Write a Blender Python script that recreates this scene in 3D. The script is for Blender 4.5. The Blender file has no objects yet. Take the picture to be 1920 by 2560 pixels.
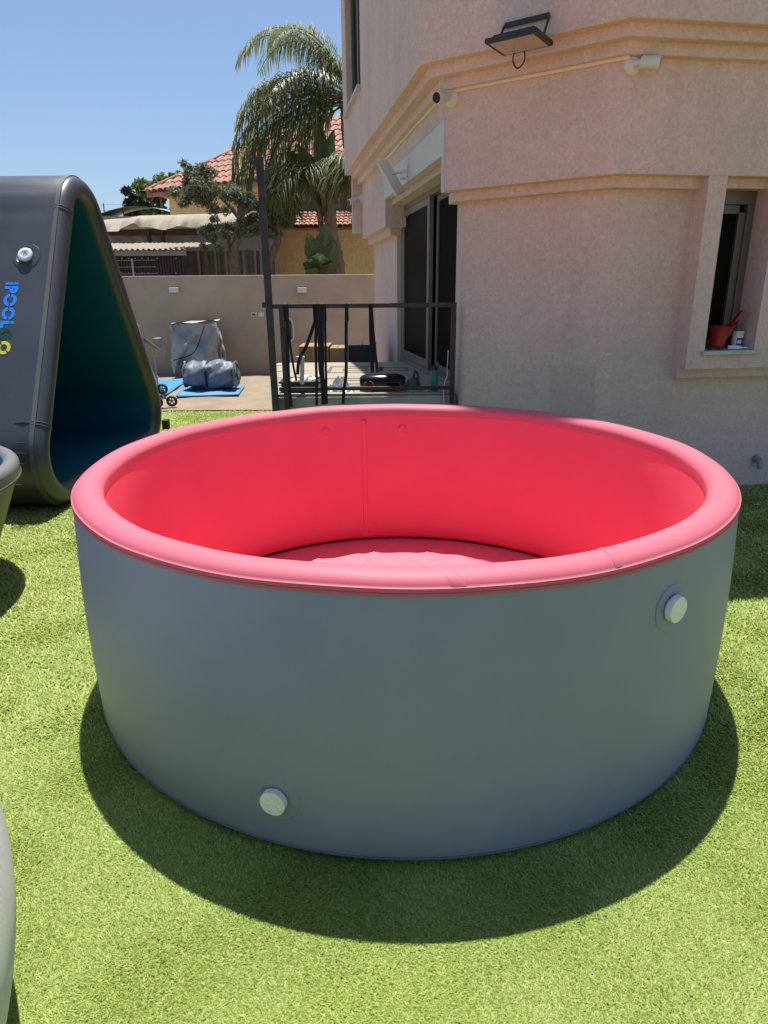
import bpy, bmesh, math, random
import numpy as np
from mathutils import Vector, Matrix, noise
random.seed(7)
rng = np.random.default_rng(7)
scn = bpy.context.scene
col = scn.collection

# ------------------------------------------------------------------ camera
F_PX, PITCH, ROLL, CAM_H = 1700.0, 0.317833, -0.00826, 1.55      # focal length in px of a 2560 px tall frame
cam_d = bpy.data.cameras.new('camera'); cam = bpy.data.objects.new('camera', cam_d); col.objects.link(cam)
scn.camera = cam
cam_d.sensor_fit = 'VERTICAL'; cam_d.sensor_height = 24.0; cam_d.lens = 24.0 * F_PX / 2560
cam_d.clip_start = 0.05; cam_d.clip_end = 2000
R_, U_, D_ = Vector((1, 0, 0)), Vector((0, math.sin(PITCH), math.cos(PITCH))), Vector((0, math.cos(PITCH), -math.sin(PITCH)))
cr, sr = math.cos(ROLL), math.sin(ROLL)
cx_, cy_, cz_ = cr * R_ + sr * U_, -sr * R_ + cr * U_, -D_
cam.matrix_world = Matrix(((cx_.x, cy_.x, cz_.x, 0), (cx_.y, cy_.y, cz_.y, 0), (cx_.z, cy_.z, cz_.z, CAM_H), (0, 0, 0, 1)))

# ------------------------------------------------------------------ world, sun, exposure
SUN_EL, SUN_AZ = math.radians(74.3), -0.02          # azimuth from +Y towards +X
world = bpy.data.worlds.new('World'); scn.world = world; world.use_nodes = True
nt = world.node_tree; nt.nodes.clear()
sky = nt.nodes.new('ShaderNodeTexSky'); sky.sky_type = 'NISHITA'; sky.sun_disc = False
sky.sun_elevation = SUN_EL; sky.sun_rotation = SUN_AZ
sky.air_density = 1.0; sky.dust_density = 1.3; sky.ozone_density = 5.0; sky.altitude = 50
bg = nt.nodes.new('ShaderNodeBackground'); bg.inputs['Strength'].default_value = 0.060
wo = nt.nodes.new('ShaderNodeOutputWorld')
nt.links.new(sky.outputs[0], bg.inputs[0]); nt.links.new(bg.outputs[0], wo.inputs[0])
sun_d = bpy.data.lights.new('sun', 'SUN'); sun_d.energy = 3.3; sun_d.angle = math.radians(0.53); sun_d.color = (1.0, 0.955, 0.88)
sun = bpy.data.objects.new('sun', sun_d); col.objects.link(sun)
sdir = Vector((math.sin(SUN_AZ) * math.cos(SUN_EL), math.cos(SUN_AZ) * math.cos(SUN_EL), math.sin(SUN_EL)))
sun.rotation_euler = sdir.to_track_quat('Z', 'Y').to_euler(); sun.location = sdir * 30
vs = scn.view_settings
vs.view_transform = 'Standard'; vs.look = 'None'; vs.gamma = 1.0; vs.use_curve_mapping = False
vs.exposure = 1.2
scn.cycles.max_bounces = 8; scn.cycles.diffuse_bounces = 4; scn.cycles.glossy_bounces = 3
scn.cycles.caustics_reflective = False; scn.cycles.caustics_refractive = False
scn.cycles.use_denoising = True

# ------------------------------------------------------------------ measuring helpers (a pixel of the 1920x2560 photo -> a point)
O3 = np.array([0, 0, CAM_H])
def ray(u, v):
    du, dv = u - 960, v - 1280
    a, b = cr * du + sr * dv, -sr * du + cr * dv
    x, up = a / F_PX, -b / F_PX
    return np.array([x, math.cos(PITCH) + up * math.sin(PITCH), -math.sin(PITCH) + up * math.cos(PITCH)])
def on_z(u, v, z=0.0): r = ray(u, v); return O3 + r * (z - CAM_H) / r[2]
def at_y(u, v, y): r = ray(u, v); return O3 + r * y / r[1]
def at_x(u, v, x): r = ray(u, v); return O3 + r * x / r[0]
def on_plane(u, v, p, n): r = ray(u, v); p = np.array(p); n = np.array(n); return O3 + r * ((p - O3) @ n) / (r @ n)

# ------------------------------------------------------------------ materials
def nodes_of(name):
    m = bpy.data.materials.new(name); m.use_nodes = True
    t = m.node_tree; return m, t, t.nodes['Principled BSDF']
def N(t, kind, **kw):
    n = t.nodes.new(kind)
    for k, v in kw.items(): setattr(n, k, v)
    return n
def mat(name, c, rough=0.6, var=0.12, scale=6.0, bump=0.0, bscale=80.0, c2=None, metal=0.0, spec=0.5, stretch=None, detail=6.0, coat=0.0, bdist=0.01):
    m, t, p = nodes_of(name)
    tc = N(t, 'ShaderNodeTexCoord'); src = tc.outputs['Object']
    if stretch:
        mp = N(t, 'ShaderNodeMapping'); mp.inputs['Scale'].default_value = stretch
        t.links.new(src, mp.inputs[0]); src = mp.outputs[0]
    nz = N(t, 'ShaderNodeTexNoise'); nz.inputs['Scale'].default_value = scale; nz.inputs['Detail'].default_value = detail
    nz.inputs['Roughness'].default_value = 0.65
    t.links.new(src, nz.inputs['Vector'])
    rp = N(t, 'ShaderNodeValToRGB')
    a = tuple(max(0, x * (1 - var)) for x in c); b = tuple(min(1, x * (1 + var)) for x in (c2 or c))
    rp.color_ramp.elements[0].position = 0.3; rp.color_ramp.elements[1].position = 0.7
    rp.color_ramp.elements[0].color = (*a, 1); rp.color_ramp.elements[1].color = (*b, 1)
    t.links.new(nz.outputs['Fac'], rp.inputs[0]); t.links.new(rp.outputs[0], p.inputs['Base Color'])
    p.inputs['Roughness'].default_value = rough; p.inputs['Metallic'].default_value = metal
    p.inputs['Specular IOR Level'].default_value = spec; p.inputs['Coat Weight'].default_value = coat
    if bump:
        n2 = N(t, 'ShaderNodeTexNoise'); n2.inputs['Scale'].default_value = bscale; n2.inputs['Detail'].default_value = 4
        t.links.new(src, n2.inputs['Vector'])
        bp = N(t, 'ShaderNodeBump'); bp.inputs['Strength'].default_value = bump; bp.inputs['Distance'].default_value = bdist
        t.links.new(n2.outputs['Fac'], bp.inputs['Height']); t.links.new(bp.outputs[0], p.inputs['Normal'])
    return m

def stucco(name, c, swirl=28.0, bump=0.55):
    """trowelled acrylic plaster: short curved strokes, mild stains"""
    m, t, p = nodes_of(name)
    tc = N(t, 'ShaderNodeTexCoord')
    big = N(t, 'ShaderNodeTexNoise'); big.inputs['Scale'].default_value = 1.3; big.inputs['Detail'].default_value = 7
    big.inputs['Roughness'].default_value = 0.6
    mid = N(t, 'ShaderNodeTexNoise'); mid.inputs['Scale'].default_value = swirl; mid.inputs['Detail'].default_value = 5
    mid.inputs['Distortion'].default_value = 1.6
    fin = N(t, 'ShaderNodeTexNoise'); fin.inputs['Scale'].default_value = 160; fin.inputs['Detail'].default_value = 3
    for n in (big, mid, fin): t.links.new(tc.outputs['Object'], n.inputs['Vector'])
    r1 = N(t, 'ShaderNodeValToRGB'); r1.color_ramp.elements[0].position = .3; r1.color_ramp.elements[1].position = .7
    r1.color_ramp.elements[0].color = (*[x * .93 for x in c], 1); r1.color_ramp.elements[1].color = (*[x * 1.06 for x in c], 1)
    t.links.new(big.outputs['Fac'], r1.inputs[0])
    r2 = N(t, 'ShaderNodeValToRGB'); r2.color_ramp.elements[0].position = .35; r2.color_ramp.elements[1].position = .65
    r2.color_ramp.elements[0].color = (.88, .875, .86, 1); r2.color_ramp.elements[1].color = (1.05, 1.05, 1.05, 1)
    t.links.new(mid.outputs['Fac'], r2.inputs[0])
    mx = N(t, 'ShaderNodeMix', data_type='RGBA', blend_type='MULTIPLY'); mx.inputs['Factor'].default_value = 1
    t.links.new(r1.outputs[0], mx.inputs[6]); t.links.new(r2.outputs[0], mx.inputs[7])
    st = N(t, 'ShaderNodeTexNoise'); st.inputs['Scale'].default_value = 5.5; st.inputs['Detail'].default_value = 8; st.inputs['Roughness'].default_value = .62
    ms = N(t, 'ShaderNodeMapping'); ms.inputs['Scale'].default_value = (1, 1, .12)
    t.links.new(tc.outputs['Object'], ms.inputs[0]); t.links.new(ms.outputs[0], st.inputs['Vector'])
    r3 = N(t, 'ShaderNodeValToRGB'); r3.color_ramp.elements[0].position = .34; r3.color_ramp.elements[1].position = .56
    r3.color_ramp.elements[0].color = (.945, .94, .93, 1); r3.color_ramp.elements[1].color = (1, 1, 1, 1)
    t.links.new(st.outputs['Fac'], r3.inputs[0])
    m3 = N(t, 'ShaderNodeMix', data_type='RGBA', blend_type='MULTIPLY'); m3.inputs['Factor'].default_value = 1
    t.links.new(mx.outputs[2], m3.inputs[6]); t.links.new(r3.outputs[0], m3.inputs[7])
    t.links.new(m3.outputs[2], p.inputs['Base Color'])
    ad = N(t, 'ShaderNodeMath', operation='MULTIPLY_ADD'); ad.inputs[1].default_value = .5
    t.links.new(fin.outputs['Fac'], ad.inputs[0]); t.links.new(mid.outputs['Fac'], ad.inputs[2])
    bp = N(t, 'ShaderNodeBump'); bp.inputs['Strength'].default_value = bump; bp.inputs['Distance'].default_value = .006
    t.links.new(ad.outputs[0], bp.inputs['Height']); t.links.new(bp.outputs[0], p.inputs['Normal'])
    p.inputs['Roughness'].default_value = .92; p.inputs['Specular IOR Level'].default_value = .25
    return m

def pvc(name, c, rough=0.42, weave=0.12, var=.05, wscale=420.0, spec=.45, dirt=0.0, cloud=0.0):
    """coated tarpaulin fabric: fine woven relief, faint cloudiness, light scuffs"""
    m, t, p = nodes_of(name)
    tc = N(t, 'ShaderNodeTexCoord')
    nz = N(t, 'ShaderNodeTexNoise'); nz.inputs['Scale'].default_value = 3.0; nz.inputs['Detail'].default_value = 8; nz.inputs['Roughness'].default_value = .6
    t.links.new(tc.outputs['Object'], nz.inputs['Vector'])
    rp = N(t, 'ShaderNodeValToRGB'); rp.color_ramp.elements[0].position = .3; rp.color_ramp.elements[1].position = .7
    rp.color_ramp.elements[0].color = (*[x * (1 - var) for x in c], 1); rp.color_ramp.elements[1].color = (*[min(1, x * (1 + var)) for x in c], 1)
    t.links.new(nz.outputs['Fac'], rp.inputs[0])
    out = rp.outputs[0]
    if dirt:
        sc = N(t, 'ShaderNodeTexNoise'); sc.inputs['Scale'].default_value = 9; sc.inputs['Detail'].default_value = 12; sc.inputs['Roughness'].default_value = .75
        sc.inputs['Distortion'].default_value = 1.2
        t.links.new(tc.outputs['Object'], sc.inputs['Vector'])
        r3 = N(t, 'ShaderNodeValToRGB'); r3.color_ramp.elements[0].position = .58; r3.color_ramp.elements[1].position = .8
        r3.color_ramp.elements[0].color = (0, 0, 0, 1); r3.color_ramp.elements[1].color = (dirt, dirt, dirt, 1)
        t.links.new(sc.outputs['Fac'], r3.inputs[0])
        mx = N(t, 'ShaderNodeMix', data_type='RGBA'); mx.inputs[7].default_value = (.32, .32, .31, 1)
        t.links.new(r3.outputs[0], mx.inputs[0]); t.links.new(out, mx.inputs[6]); out = mx.outputs[2]
    t.links.new(out, p.inputs['Base Color'])
    rr = N(t, 'ShaderNodeMapRange'); rr.inputs[3].default_value = rough - .07; rr.inputs[4].default_value = rough + .1
    t.links.new(nz.outputs['Fac'], rr.inputs[0]); t.links.new(rr.outputs[0], p.inputs['Roughness'])
    p.inputs['Specular IOR Level'].default_value = spec
    w1 = N(t, 'ShaderNodeTexNoise'); w1.inputs['Scale'].default_value = wscale; w1.inputs['Detail'].default_value = 2
    mp = N(t, 'ShaderNodeMapping'); mp.inputs['Scale'].default_value = (1, 1, .16)
    t.links.new(tc.outputs['Object'], mp.inputs[0]); t.links.new(mp.outputs[0], w1.inputs['Vector'])
    w2 = N(t, 'ShaderNodeTexNoise'); w2.inputs['Scale'].default_value = 14; w2.inputs['Detail'].default_value = 4
    t.links.new(tc.outputs['Object'], w2.inputs['Vector'])
    ad = N(t, 'ShaderNodeMath', operation='MULTIPLY_ADD'); ad.inputs[1].default_value = 1.2
    t.links.new(w2.outputs['Fac'], ad.inputs[0]); t.links.new(w1.outputs['Fac'], ad.inputs[2])
    bp = N(t, 'ShaderNodeBump'); bp.inputs['Strength'].default_value = weave; bp.inputs['Distance'].default_value = .004
    t.links.new(ad.outputs[0], bp.inputs['Height']); t.links.new(bp.outputs[0], p.inputs['Normal'])
    return m

def ribbed_pvc(name, c):
    m, t, p = nodes_of(name)
    tc = N(t, 'ShaderNodeTexCoord'); wv = N(t, 'ShaderNodeTexWave'); wv.bands_direction = 'Z'; wv.inputs['Scale'].default_value = 52
    wv.inputs['Distortion'].default_value = .6; wv.inputs['Detail'].default_value = 2
    nz = N(t, 'ShaderNodeTexNoise'); nz.inputs['Scale'].default_value = 7; nz.inputs['Detail'].default_value = 8
    t.links.new(tc.outputs['Object'], wv.inputs['Vector']); t.links.new(tc.outputs['Object'], nz.inputs['Vector'])
    rp = N(t, 'ShaderNodeValToRGB'); rp.color_ramp.elements[0].color = (*[x * .9 for x in c], 1); rp.color_ramp.elements[1].color = (*[x * 1.08 for x in c], 1)
    t.links.new(nz.outputs['Fac'], rp.inputs[0]); t.links.new(rp.outputs[0], p.inputs['Base Color'])
    bp = N(t, 'ShaderNodeBump'); bp.inputs['Strength'].default_value = .6; bp.inputs['Distance'].default_value = .002
    t.links.new(wv.outputs['Fac'], bp.inputs['Height']); t.links.new(bp.outputs[0], p.inputs['Normal'])
    p.inputs['Roughness'].default_value = .5
    return m

def leafmat(name, stops, rough=.5, trans=.25, spec=.4, attr='rnd'):
    m, t, p = nodes_of(name)
    at = N(t, 'ShaderNodeAttribute'); at.attribute_name = attr
    rp = N(t, 'ShaderNodeValToRGB')
    el = rp.color_ramp.elements
    el[0].position, el[0].color = stops[0][0], (*stops[0][1], 1)
    el[1].position, el[1].color = stops[-1][0], (*stops[-1][1], 1)
    for ps, cc in stops[1:-1]:
        e = el.new(ps); e.color = (*cc, 1)
    t.links.new(at.outputs['Fac'], rp.inputs[0]); t.links.new(rp.outputs[0], p.inputs['Base Color'])
    p.inputs['Roughness'].default_value = rough; p.inputs['Specular IOR Level'].default_value = spec
    if trans:
        tr = N(t, 'ShaderNodeBsdfTranslucent'); mx = N(t, 'ShaderNodeMixShader'); mx.inputs[0].default_value = trans
        t.links.new(rp.outputs[0], tr.inputs[0])
        t.links.new(p.outputs[0], mx.inputs[1]); t.links.new(tr.outputs[0], mx.inputs[2])
        t.links.new(mx.outputs[0], t.nodes['Material Output'].inputs[0])
    return m

M = {}
M['stucco'] = stucco('beige_plaster', (.76, .57, .515))
M['stucco_smooth'] = mat('cream_paint', (.60, .53, .44), .85, .05, 3, .15, 60)
M['white_panel'] = mat('white_board', (.66, .63, .60), .8, .05, 2.5, .1, 40)
M['back_wall'] = mat('taupe_render', (.42, .35, .275), .9, .13, 1.6, .25, 70)
M['yellow_wall'] = stucco('ochre_plaster', (.80, .60, .30), swirl=9, bump=.8)
M['yellow_trim'] = mat('ochre_trim', (.66, .50, .29), .85, .06, 4)
M['rim_pink'] = pvc('pink_pvc', (.56, .13, .175), .56, .03, .035, spec=.3)
M['inner_red'] = pvc('red_pvc', (.80, .118, .170), .55, .16, .04, spec=.3)
M['floor_red'] = pvc('red_floor_pvc', (.74, .17, .22), .45, .1, .05, spec=.45)
M['pool_grey'] = pvc('grey_pvc', (.25, .275, .36), .46, .10, .05, spec=.45)
M['pool_grey_seam'] = pvc('grey_pvc_seam', (.235, .26, .34), .42, .05, .05)
M['tri_grey'] = pvc('charcoal_pvc', (.045, .050, .063), .36, .14, .06, spec=.75, dirt=.14)
M['tri_seam'] = pvc('charcoal_tape', (.10, .10, .098), .5, .1, .08, dirt=.2)
M['tri_inner'] = pvc('teal_pvc', (.003, .095, .15), .45, .1, .05, spec=.3)
M['tub_grey'] = pvc('mid_grey_pvc', (.17, .17, .175), .42, .1, .05, dirt=.15)
M['tub_wall'] = pvc('olive_grey_pvc', (.15, .155, .125), .5, .1, .05)
M['tub_teal'] = pvc('turquoise_pvc', (.0, .27, .32), .45, .1, .05)
M['pale_pvc'] = ribbed_pvc('pale_grey_pvc', (.62, .62, .58))
M['valve'] = mat('white_valve_plastic', (.86, .85, .80), .45, .05, 30, .35, 45, bdist=.006)
M['valve_clean'] = mat('pale_valve_plastic', (.70, .71, .76), .3, .04, 20)
M['black_metal'] = mat('black_painted_steel', (.018, .016, .022), .42, .5, 14, .15, 90, c2=(.035, .028, .03))
M['strap'] = mat('black_webbing', (.008, .008, .010), .75, .3, 60, .3, 300)
M['sand'] = mat('dusty_concrete', (.25, .195, .135), .95, .2, 2.2, .5, 60, detail=10)
M['paving'] = mat('far_paving', (.30, .25, .19), .95, .2, .8)
M['soil'] = mat('dark_soil', (.05, .042, .035), .95, .3, 8, .6, 50)
M['tile'] = mat('pale_floor_tile', (.36, .305, .235), .5, .08, 3.0)
M['tile_dark'] = mat('dark_tile_inlay', (.13, .125, .11), .5, .12, 8)
M['slab'] = mat('whitewashed_concrete', (.34, .35, .34), .9, .22, 5, .4, 40)
M['grout'] = mat('tile_grout', (.29, .25, .19), .95, .1, 10)
M['alu'] = mat('bronze_aluminium', (.17, .145, .12), .42, .08, 10, metal=.35)
M['alu_light'] = mat('champagne_aluminium', (.25, .21, .17), .42, .08, 10, metal=.3)
M['glass'] = mat('dark_glass', (.010, .008, .008), .4, .2, 2, spec=.03)
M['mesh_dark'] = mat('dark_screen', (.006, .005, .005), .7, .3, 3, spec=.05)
M['marble'] = mat('sill_marble', (.52, .48, .43), .4, .12, 9)
M['white_plastic'] = mat('white_plastic', (.72, .71, .69), .4, .04, 12)
M['black_plastic'] = mat('black_plastic', (.016, .016, .018), .4, .2, 20)
M['gloss_black'] = mat('gloss_black_plastic', (.006, .006, .007), .16, .2, 6, spec=.3)
M['orange'] = mat('orange_print', (.40, .05, .015), .4, .1, 10)
M['lamp_glass'] = mat('lamp_glass', (.48, .40, .34), .18, .06, 5)
M['trim_cream'] = mat('cream_trunking', (.86, .74, .64), .55, .08, 10)
M['card'] = mat('cardboard', (.30, .19, .095), .9, .1, 5, .15, 40)
M['card_pale'] = mat('pale_cardboard', (.38, .27, .165), .85, .08, 5)
M['black_card'] = mat('black_card', (.022, .023, .025), .6, .2, 6)
M['foil'] = mat('silver_film', (.62, .66, .68), .25, .2, 25, .6, 30, metal=.3)
M['teal_print'] = mat('teal_print', (.05, .32, .29), .5, .1, 10)
M['green_box'] = mat('green_plastic', (.012, .036, .022), .42, .2, 10)
M['bottle'] = mat('teal_bottle_paint', (.012, .20, .135), .32, .1, 8)
M['gun'] = mat('slate_plastic', (.055, .06, .075), .4, .2, 10)
M['blue_mat'] = mat('blue_foam', (.035, .20, .47), .75, .12, 5, .5, 45)
M['blue_pale'] = mat('pale_blue_foam', (.085, .235, .45), .75, .12, 5, .3, 45)
M['bundle'] = mat('folded_grey_pvc', (.13, .155, .195), .5, .12, 5, .25, 16, spec=.4, bdist=.01)
M['bundle_teal'] = mat('folded_teal_pvc', (.06, .36, .32), .35, .12, 5)
M['cover'] = mat('grey_cover', (.27, .28, .275), .6, .2, 4, .4, 14, c2=(.36, .355, .325), bdist=.03)
M['chrome'] = mat('brushed_steel', (.36, .35, .33), .42, .05, 20, metal=.9)
M['grey_metal'] = mat('grey_metal', (.30, .31, .31), .45, .1, 10, metal=.4)
M['rubber'] = mat('black_rubber', (.015, .015, .015), .7, .2, 20)
M['red_plastic'] = mat('red_plastic', (.30, .012, .022), .38, .08, 10)
M['blue_label'] = mat('blue_label', (.05, .06, .28), .5, .2, 20)
M['tarp'] = mat('beige_tarp', (.30, .26, .195), .75, .14, 3, .3, 9, bdist=.03)
M['tarp_grey'] = mat('grey_tarp', (.36, .32, .285), .8, .15, 2, .4, 7, bdist=.03)
M['film'] = mat('clear_film_window', (.17, .14, .11), .32, .35, 3, .3, 6, bdist=.02)
M['wood_dark'] = mat('brown_timber', (.075, .038, .026), .7, .25, 10)
M['slat'] = mat('brown_slat', (.045, .024, .020), .6, .25, 12)
M['corr'] = mat('beige_corrugated', (.28, .23, .175), .7, .12, 6)
M['fascia'] = mat('grey_fascia', (.25, .25, .235), .6, .08, 6)
M['rooftile'] = mat('terracotta', (.33, .145, .10), .8, .25, 5, .3, 60, c2=(.40, .205, .15))
M['flash'] = mat('grey_flashing', (.17, .19, .21), .6, .25, 4)
M['bark'] = mat('grey_bark', (.17, .14, .105), .95, .3, 14, .9, 30)
M['palm_bark'] = mat('palm_bark', (.20, .15, .105), .95, .35, 9, 1.0, 22, stretch=(1, 1, .4), bdist=.03)
M['olive'] = leafmat('olive_leaves', [(0, (.075, .09, .05)), (.5, (.18, .20, .125)), (1, (.36, .38, .27))], .55, .25)
M['tree_leaf'] = leafmat('tree_leaves', [(0, (.05, .085, .022)), (.5, (.11, .17, .045)), (1, (.19, .26, .08))], .55, .35)
M['tree_dark'] = leafmat('dark_tree_leaves', [(0, (.016, .028, .012)), (1, (.055, .075, .03))], .6, .15)
M['palm_leaf'] = leafmat('palm_leaflets', [(0, (.09, .12, .04)), (.55, (.18, .22, .08)), (1, (.31, .32, .15))], .55, .4, spec=.25)
M['palm_dry'] = leafmat('palm_leaflets_yellowish', [(0, (.075, .085, .026)), (.55, (.15, .155, .05)), (1, (.27, .25, .10))], .4, .2, spec=.5)
M['banana'] = leafmat('broad_leaf', [(0, (.055, .085, .032)), (.5, (.09, .13, .055)), (1, (.15, .19, .09))], .42, .22, spec=.4)
M['grass'] = leafmat('turf_blades', [(0, (.095, .14, .018)), (.3, (.262, .352, .062)), (.7, (.415, .52, .13)), (1, (.61, .68, .28))], .5, .3, spec=.35)
M['turf_base'] = mat('turf_backing', (.16, .19, .035), .95, .35, 26, .6, 90, detail=9)
M['dry_leaf'] = mat('dry_leaf', (.42, .36, .24), .8, .2, 20)
M['blue_print'] = mat('blue_print', (.012, .22, .80), .45, .05, 10)
M['green_print'] = mat('dark_green_print', (.004, .045, .045), .45, .05, 10)
M['yellow_print'] = mat('yellow_print', (.60, .55, .03), .45, .05, 10)
M['stone'] = mat('grey_stone', (.28, .25, .21), .95, .2, 9, .5, 30)
M['wire'] = mat('galvanised_wire', (.40, .40, .38), .5, .1, 20, metal=.3)
M['netm'] = mat('far_net', (.22, .25, .29), .8, .1, 5)
M['stain'] = mat('plaster_patch', (.68, .505, .43), .92, .1, 30, .4, 120)

# ------------------------------------------------------------------ mesh helpers
class MB:
    """collects shapes (world coordinates) and links them as one mesh object"""
    def __init__(s): s.v = []; s.f = []; s.a = []
    def add(s, vs_, fs):
        o = len(s.v); s.v += [tuple(map(float, p)) for p in vs_]; s.f += [tuple(i + o for i in f) for f in fs]; return s
    def box(s, p0, p1):
        (x0, y0, z0), (x1, y1, z1) = p0, p1
        return s.add([(x0, y0, z0), (x1, y0, z0), (x1, y1, z0), (x0, y1, z0), (x0, y0, z1), (x1, y0, z1), (x1, y1, z1), (x0, y1, z1)],
                     [(0, 3, 2, 1), (4, 5, 6, 7), (0, 1, 5, 4), (1, 2, 6, 5), (2, 3, 7, 6), (3, 0, 4, 7)])
    def obox(s, c, ex, ey, ez):
        """box from centre and three half-extent vectors"""
        c, ex, ey, ez = map(np.array, (c, ex, ey, ez))
        P = [c + a * ex + b * ey + d * ez for d in (-1, 1) for a, b in ((-1, -1), (1, -1), (1, 1), (-1, 1))]
        return s.add(P, [(0, 3, 2, 1), (4, 5, 6, 7), (0, 1, 5, 4), (1, 2, 6, 5), (2, 3, 7, 6), (3, 0, 4, 7)])
    def prism(s, poly, z0, z1):
        n = len(poly)
        P = [(x, y, z0) for x, y in poly] + [(x, y, z1) for x, y in poly]
        return s.add(P, [tuple(reversed(range(n))), tuple(range(n, 2 * n))] + [(i, (i + 1) % n, n + (i + 1) % n, n + i) for i in range(n)])
    def tube(s, pts, r, n=8, cap=True, flat=None):
        pts = [np.array(p, float) for p in pts]; k = len(pts)
        rs = r if hasattr(r, '__len__') else [r] * k
        o = len(s.v); prev = None
        for i, p in enumerate(pts):
            t = pts[min(i + 1, k - 1)] - pts[max(i - 1, 0)]; t = t / (np.linalg.norm(t) + 1e-12)
            if prev is None:
                h = np.array([0, 0, 1.]) if abs(t[2]) < .9 else np.array([1., 0, 0])
                a = np.cross(t, h)
            else: a = prev - t * (prev @ t)
            a = a / (np.linalg.norm(a) + 1e-12); b = np.cross(t, a); prev = a
            for j in range(n):
                w = 2 * math.pi * j / n
                q = p + rs[i] * (a * math.cos(w) + b * math.sin(w)); s.v.append(tuple(map(float, q)))
        for i in range(k - 1):
            for j in range(n):
                s.f.append((o + i * n + j, o + i * n + (j + 1) % n, o + (i + 1) * n + (j + 1) % n, o + (i + 1) * n + j))
        if cap:
            s.f.append(tuple(o + j for j in reversed(range(n)))); s.f.append(tuple(o + (k - 1) * n + j for j in range(n)))
        return s
    def lathe(s, prof, c=(0, 0, 0), n=48, ax=None, closed=False, a0=0., a1=2 * math.pi):
        """profile of (radius, height); ax = (ex, ey, ez) frame"""
        ex, ey, ez = ax if ax else ((1, 0, 0), (0, 1, 0), (0, 0, 1))
        ex, ey, ez, c = map(lambda q: np.array(q, float), (ex, ey, ez, c))
        full = abs(a1 - a0 - 2 * math.pi) < 1e-6; m = n if full else n + 1
        o = len(s.v); k = len(prof)
        for j in range(m):
            w = a0 + (a1 - a0) * j / n; d = ex * math.cos(w) + ey * math.sin(w)
            for r, h in prof: s.v.append(tuple(c + d * r + ez * h))
        for j in range(n):
            j2 = (j + 1) % m
            for i in range(k if closed else k - 1):
                i2 = (i + 1) % k
                s.f.append((o + j * k + i, o + j2 * k + i, o + j2 * k + i2, o + j * k + i2))
        return s
    def ribbon(s, pts, w, t=.002, side=None):
        """flat strap along pts, width along `side`, given thickness"""
        pts = [np.array(p, float) for p in pts]; o = len(s.v); k = len(pts)
        for i, p in enumerate(pts):
            tg = pts[min(i + 1, k - 1)] - pts[max(i - 1, 0)]; tg /= np.linalg.norm(tg) + 1e-12
            sd = np.array(side if side is not None else (1, 0, 0), float); sd = sd - tg * (sd @ tg); sd /= np.linalg.norm(sd) + 1e-12
            nn = np.cross(tg, sd)
            for a, b in ((-1, -1), (1, -1), (1, 1), (-1, 1)): s.v.append(tuple(p + sd * a * w / 2 + nn * b * t / 2))
        for i in range(k - 1):
            for j in range(4): s.f.append((o + i * 4 + j, o + i * 4 + (j + 1) % 4, o + (i + 1) * 4 + (j + 1) % 4, o + (i + 1) * 4 + j))
        s.f.append((o, o + 3, o + 2, o + 1)); e = o + (k - 1) * 4; s.f.append((e, e + 1, e + 2, e + 3))
        return s
    def grid(s, fn, nu, nv, wrap=False):
        o = len(s.v)
        for i in range(nu):
            for j in range(nv): s.v.append(tuple(map(float, fn(i / (nu - 1), j / (nv - 1)))))
        for i in range(nu - 1):
            for j in range(nv - 1): s.f.append((o + i * nv + j, o + (i + 1) * nv + j, o + (i + 1) * nv + j + 1, o + i * nv + j + 1))
        return s

def wloc(o):
    p = np.zeros(3)
    while o is not None: p += np.array(o.location); o = o.parent
    return p
def props(o, label=None, cat=None, group=None, kind=None):
    if label: o['label'] = label
    if cat: o['category'] = cat
    if group: o['group'] = group
    if kind: o['kind'] = kind
    return o
def thing(name, loc, label, cat, group=None):
    o = bpy.data.objects.new(name, None); col.objects.link(o); o.location = tuple(map(float, loc)); o.empty_display_size = .1
    return props(o, label, cat, group)
def build(name, mb, m, parent=None, smooth=None, bevel=0.0, label=None, cat=None, group=None, kind=None, seg=2):
    """link a MB as one mesh object; smooth = sharp-edge angle in degrees"""
    V = np.array(mb.v)
    base = wloc(parent) if parent is not None else np.array([(V[:, 0].min() + V[:, 0].max()) / 2, (V[:, 1].min() + V[:, 1].max()) / 2, V[:, 2].min()])
    me = bpy.data.meshes.new(name); me.from_pydata([tuple(p) for p in V - base], [], mb.f); me.update()
    me.materials.append(m)
    b = bmesh.new(); b.from_mesh(me); bmesh.ops.recalc_face_normals(b, faces=b.faces); b.to_mesh(me); b.free()
    if smooth is not None:
        me.shade_smooth(); me.set_sharp_from_angle(angle=math.radians(smooth))
    o = bpy.data.objects.new(name, me); col.objects.link(o)
    if parent is not None: o.parent = parent
    else: o.location = tuple(base)
    if bevel:
        md = o.modifiers.new('bevel', 'BEVEL'); md.width = bevel; md.segments = seg; md.limit_method = 'ANGLE'; md.angle_limit = math.radians(35)
    return props(o, label, cat, group, kind)
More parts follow.
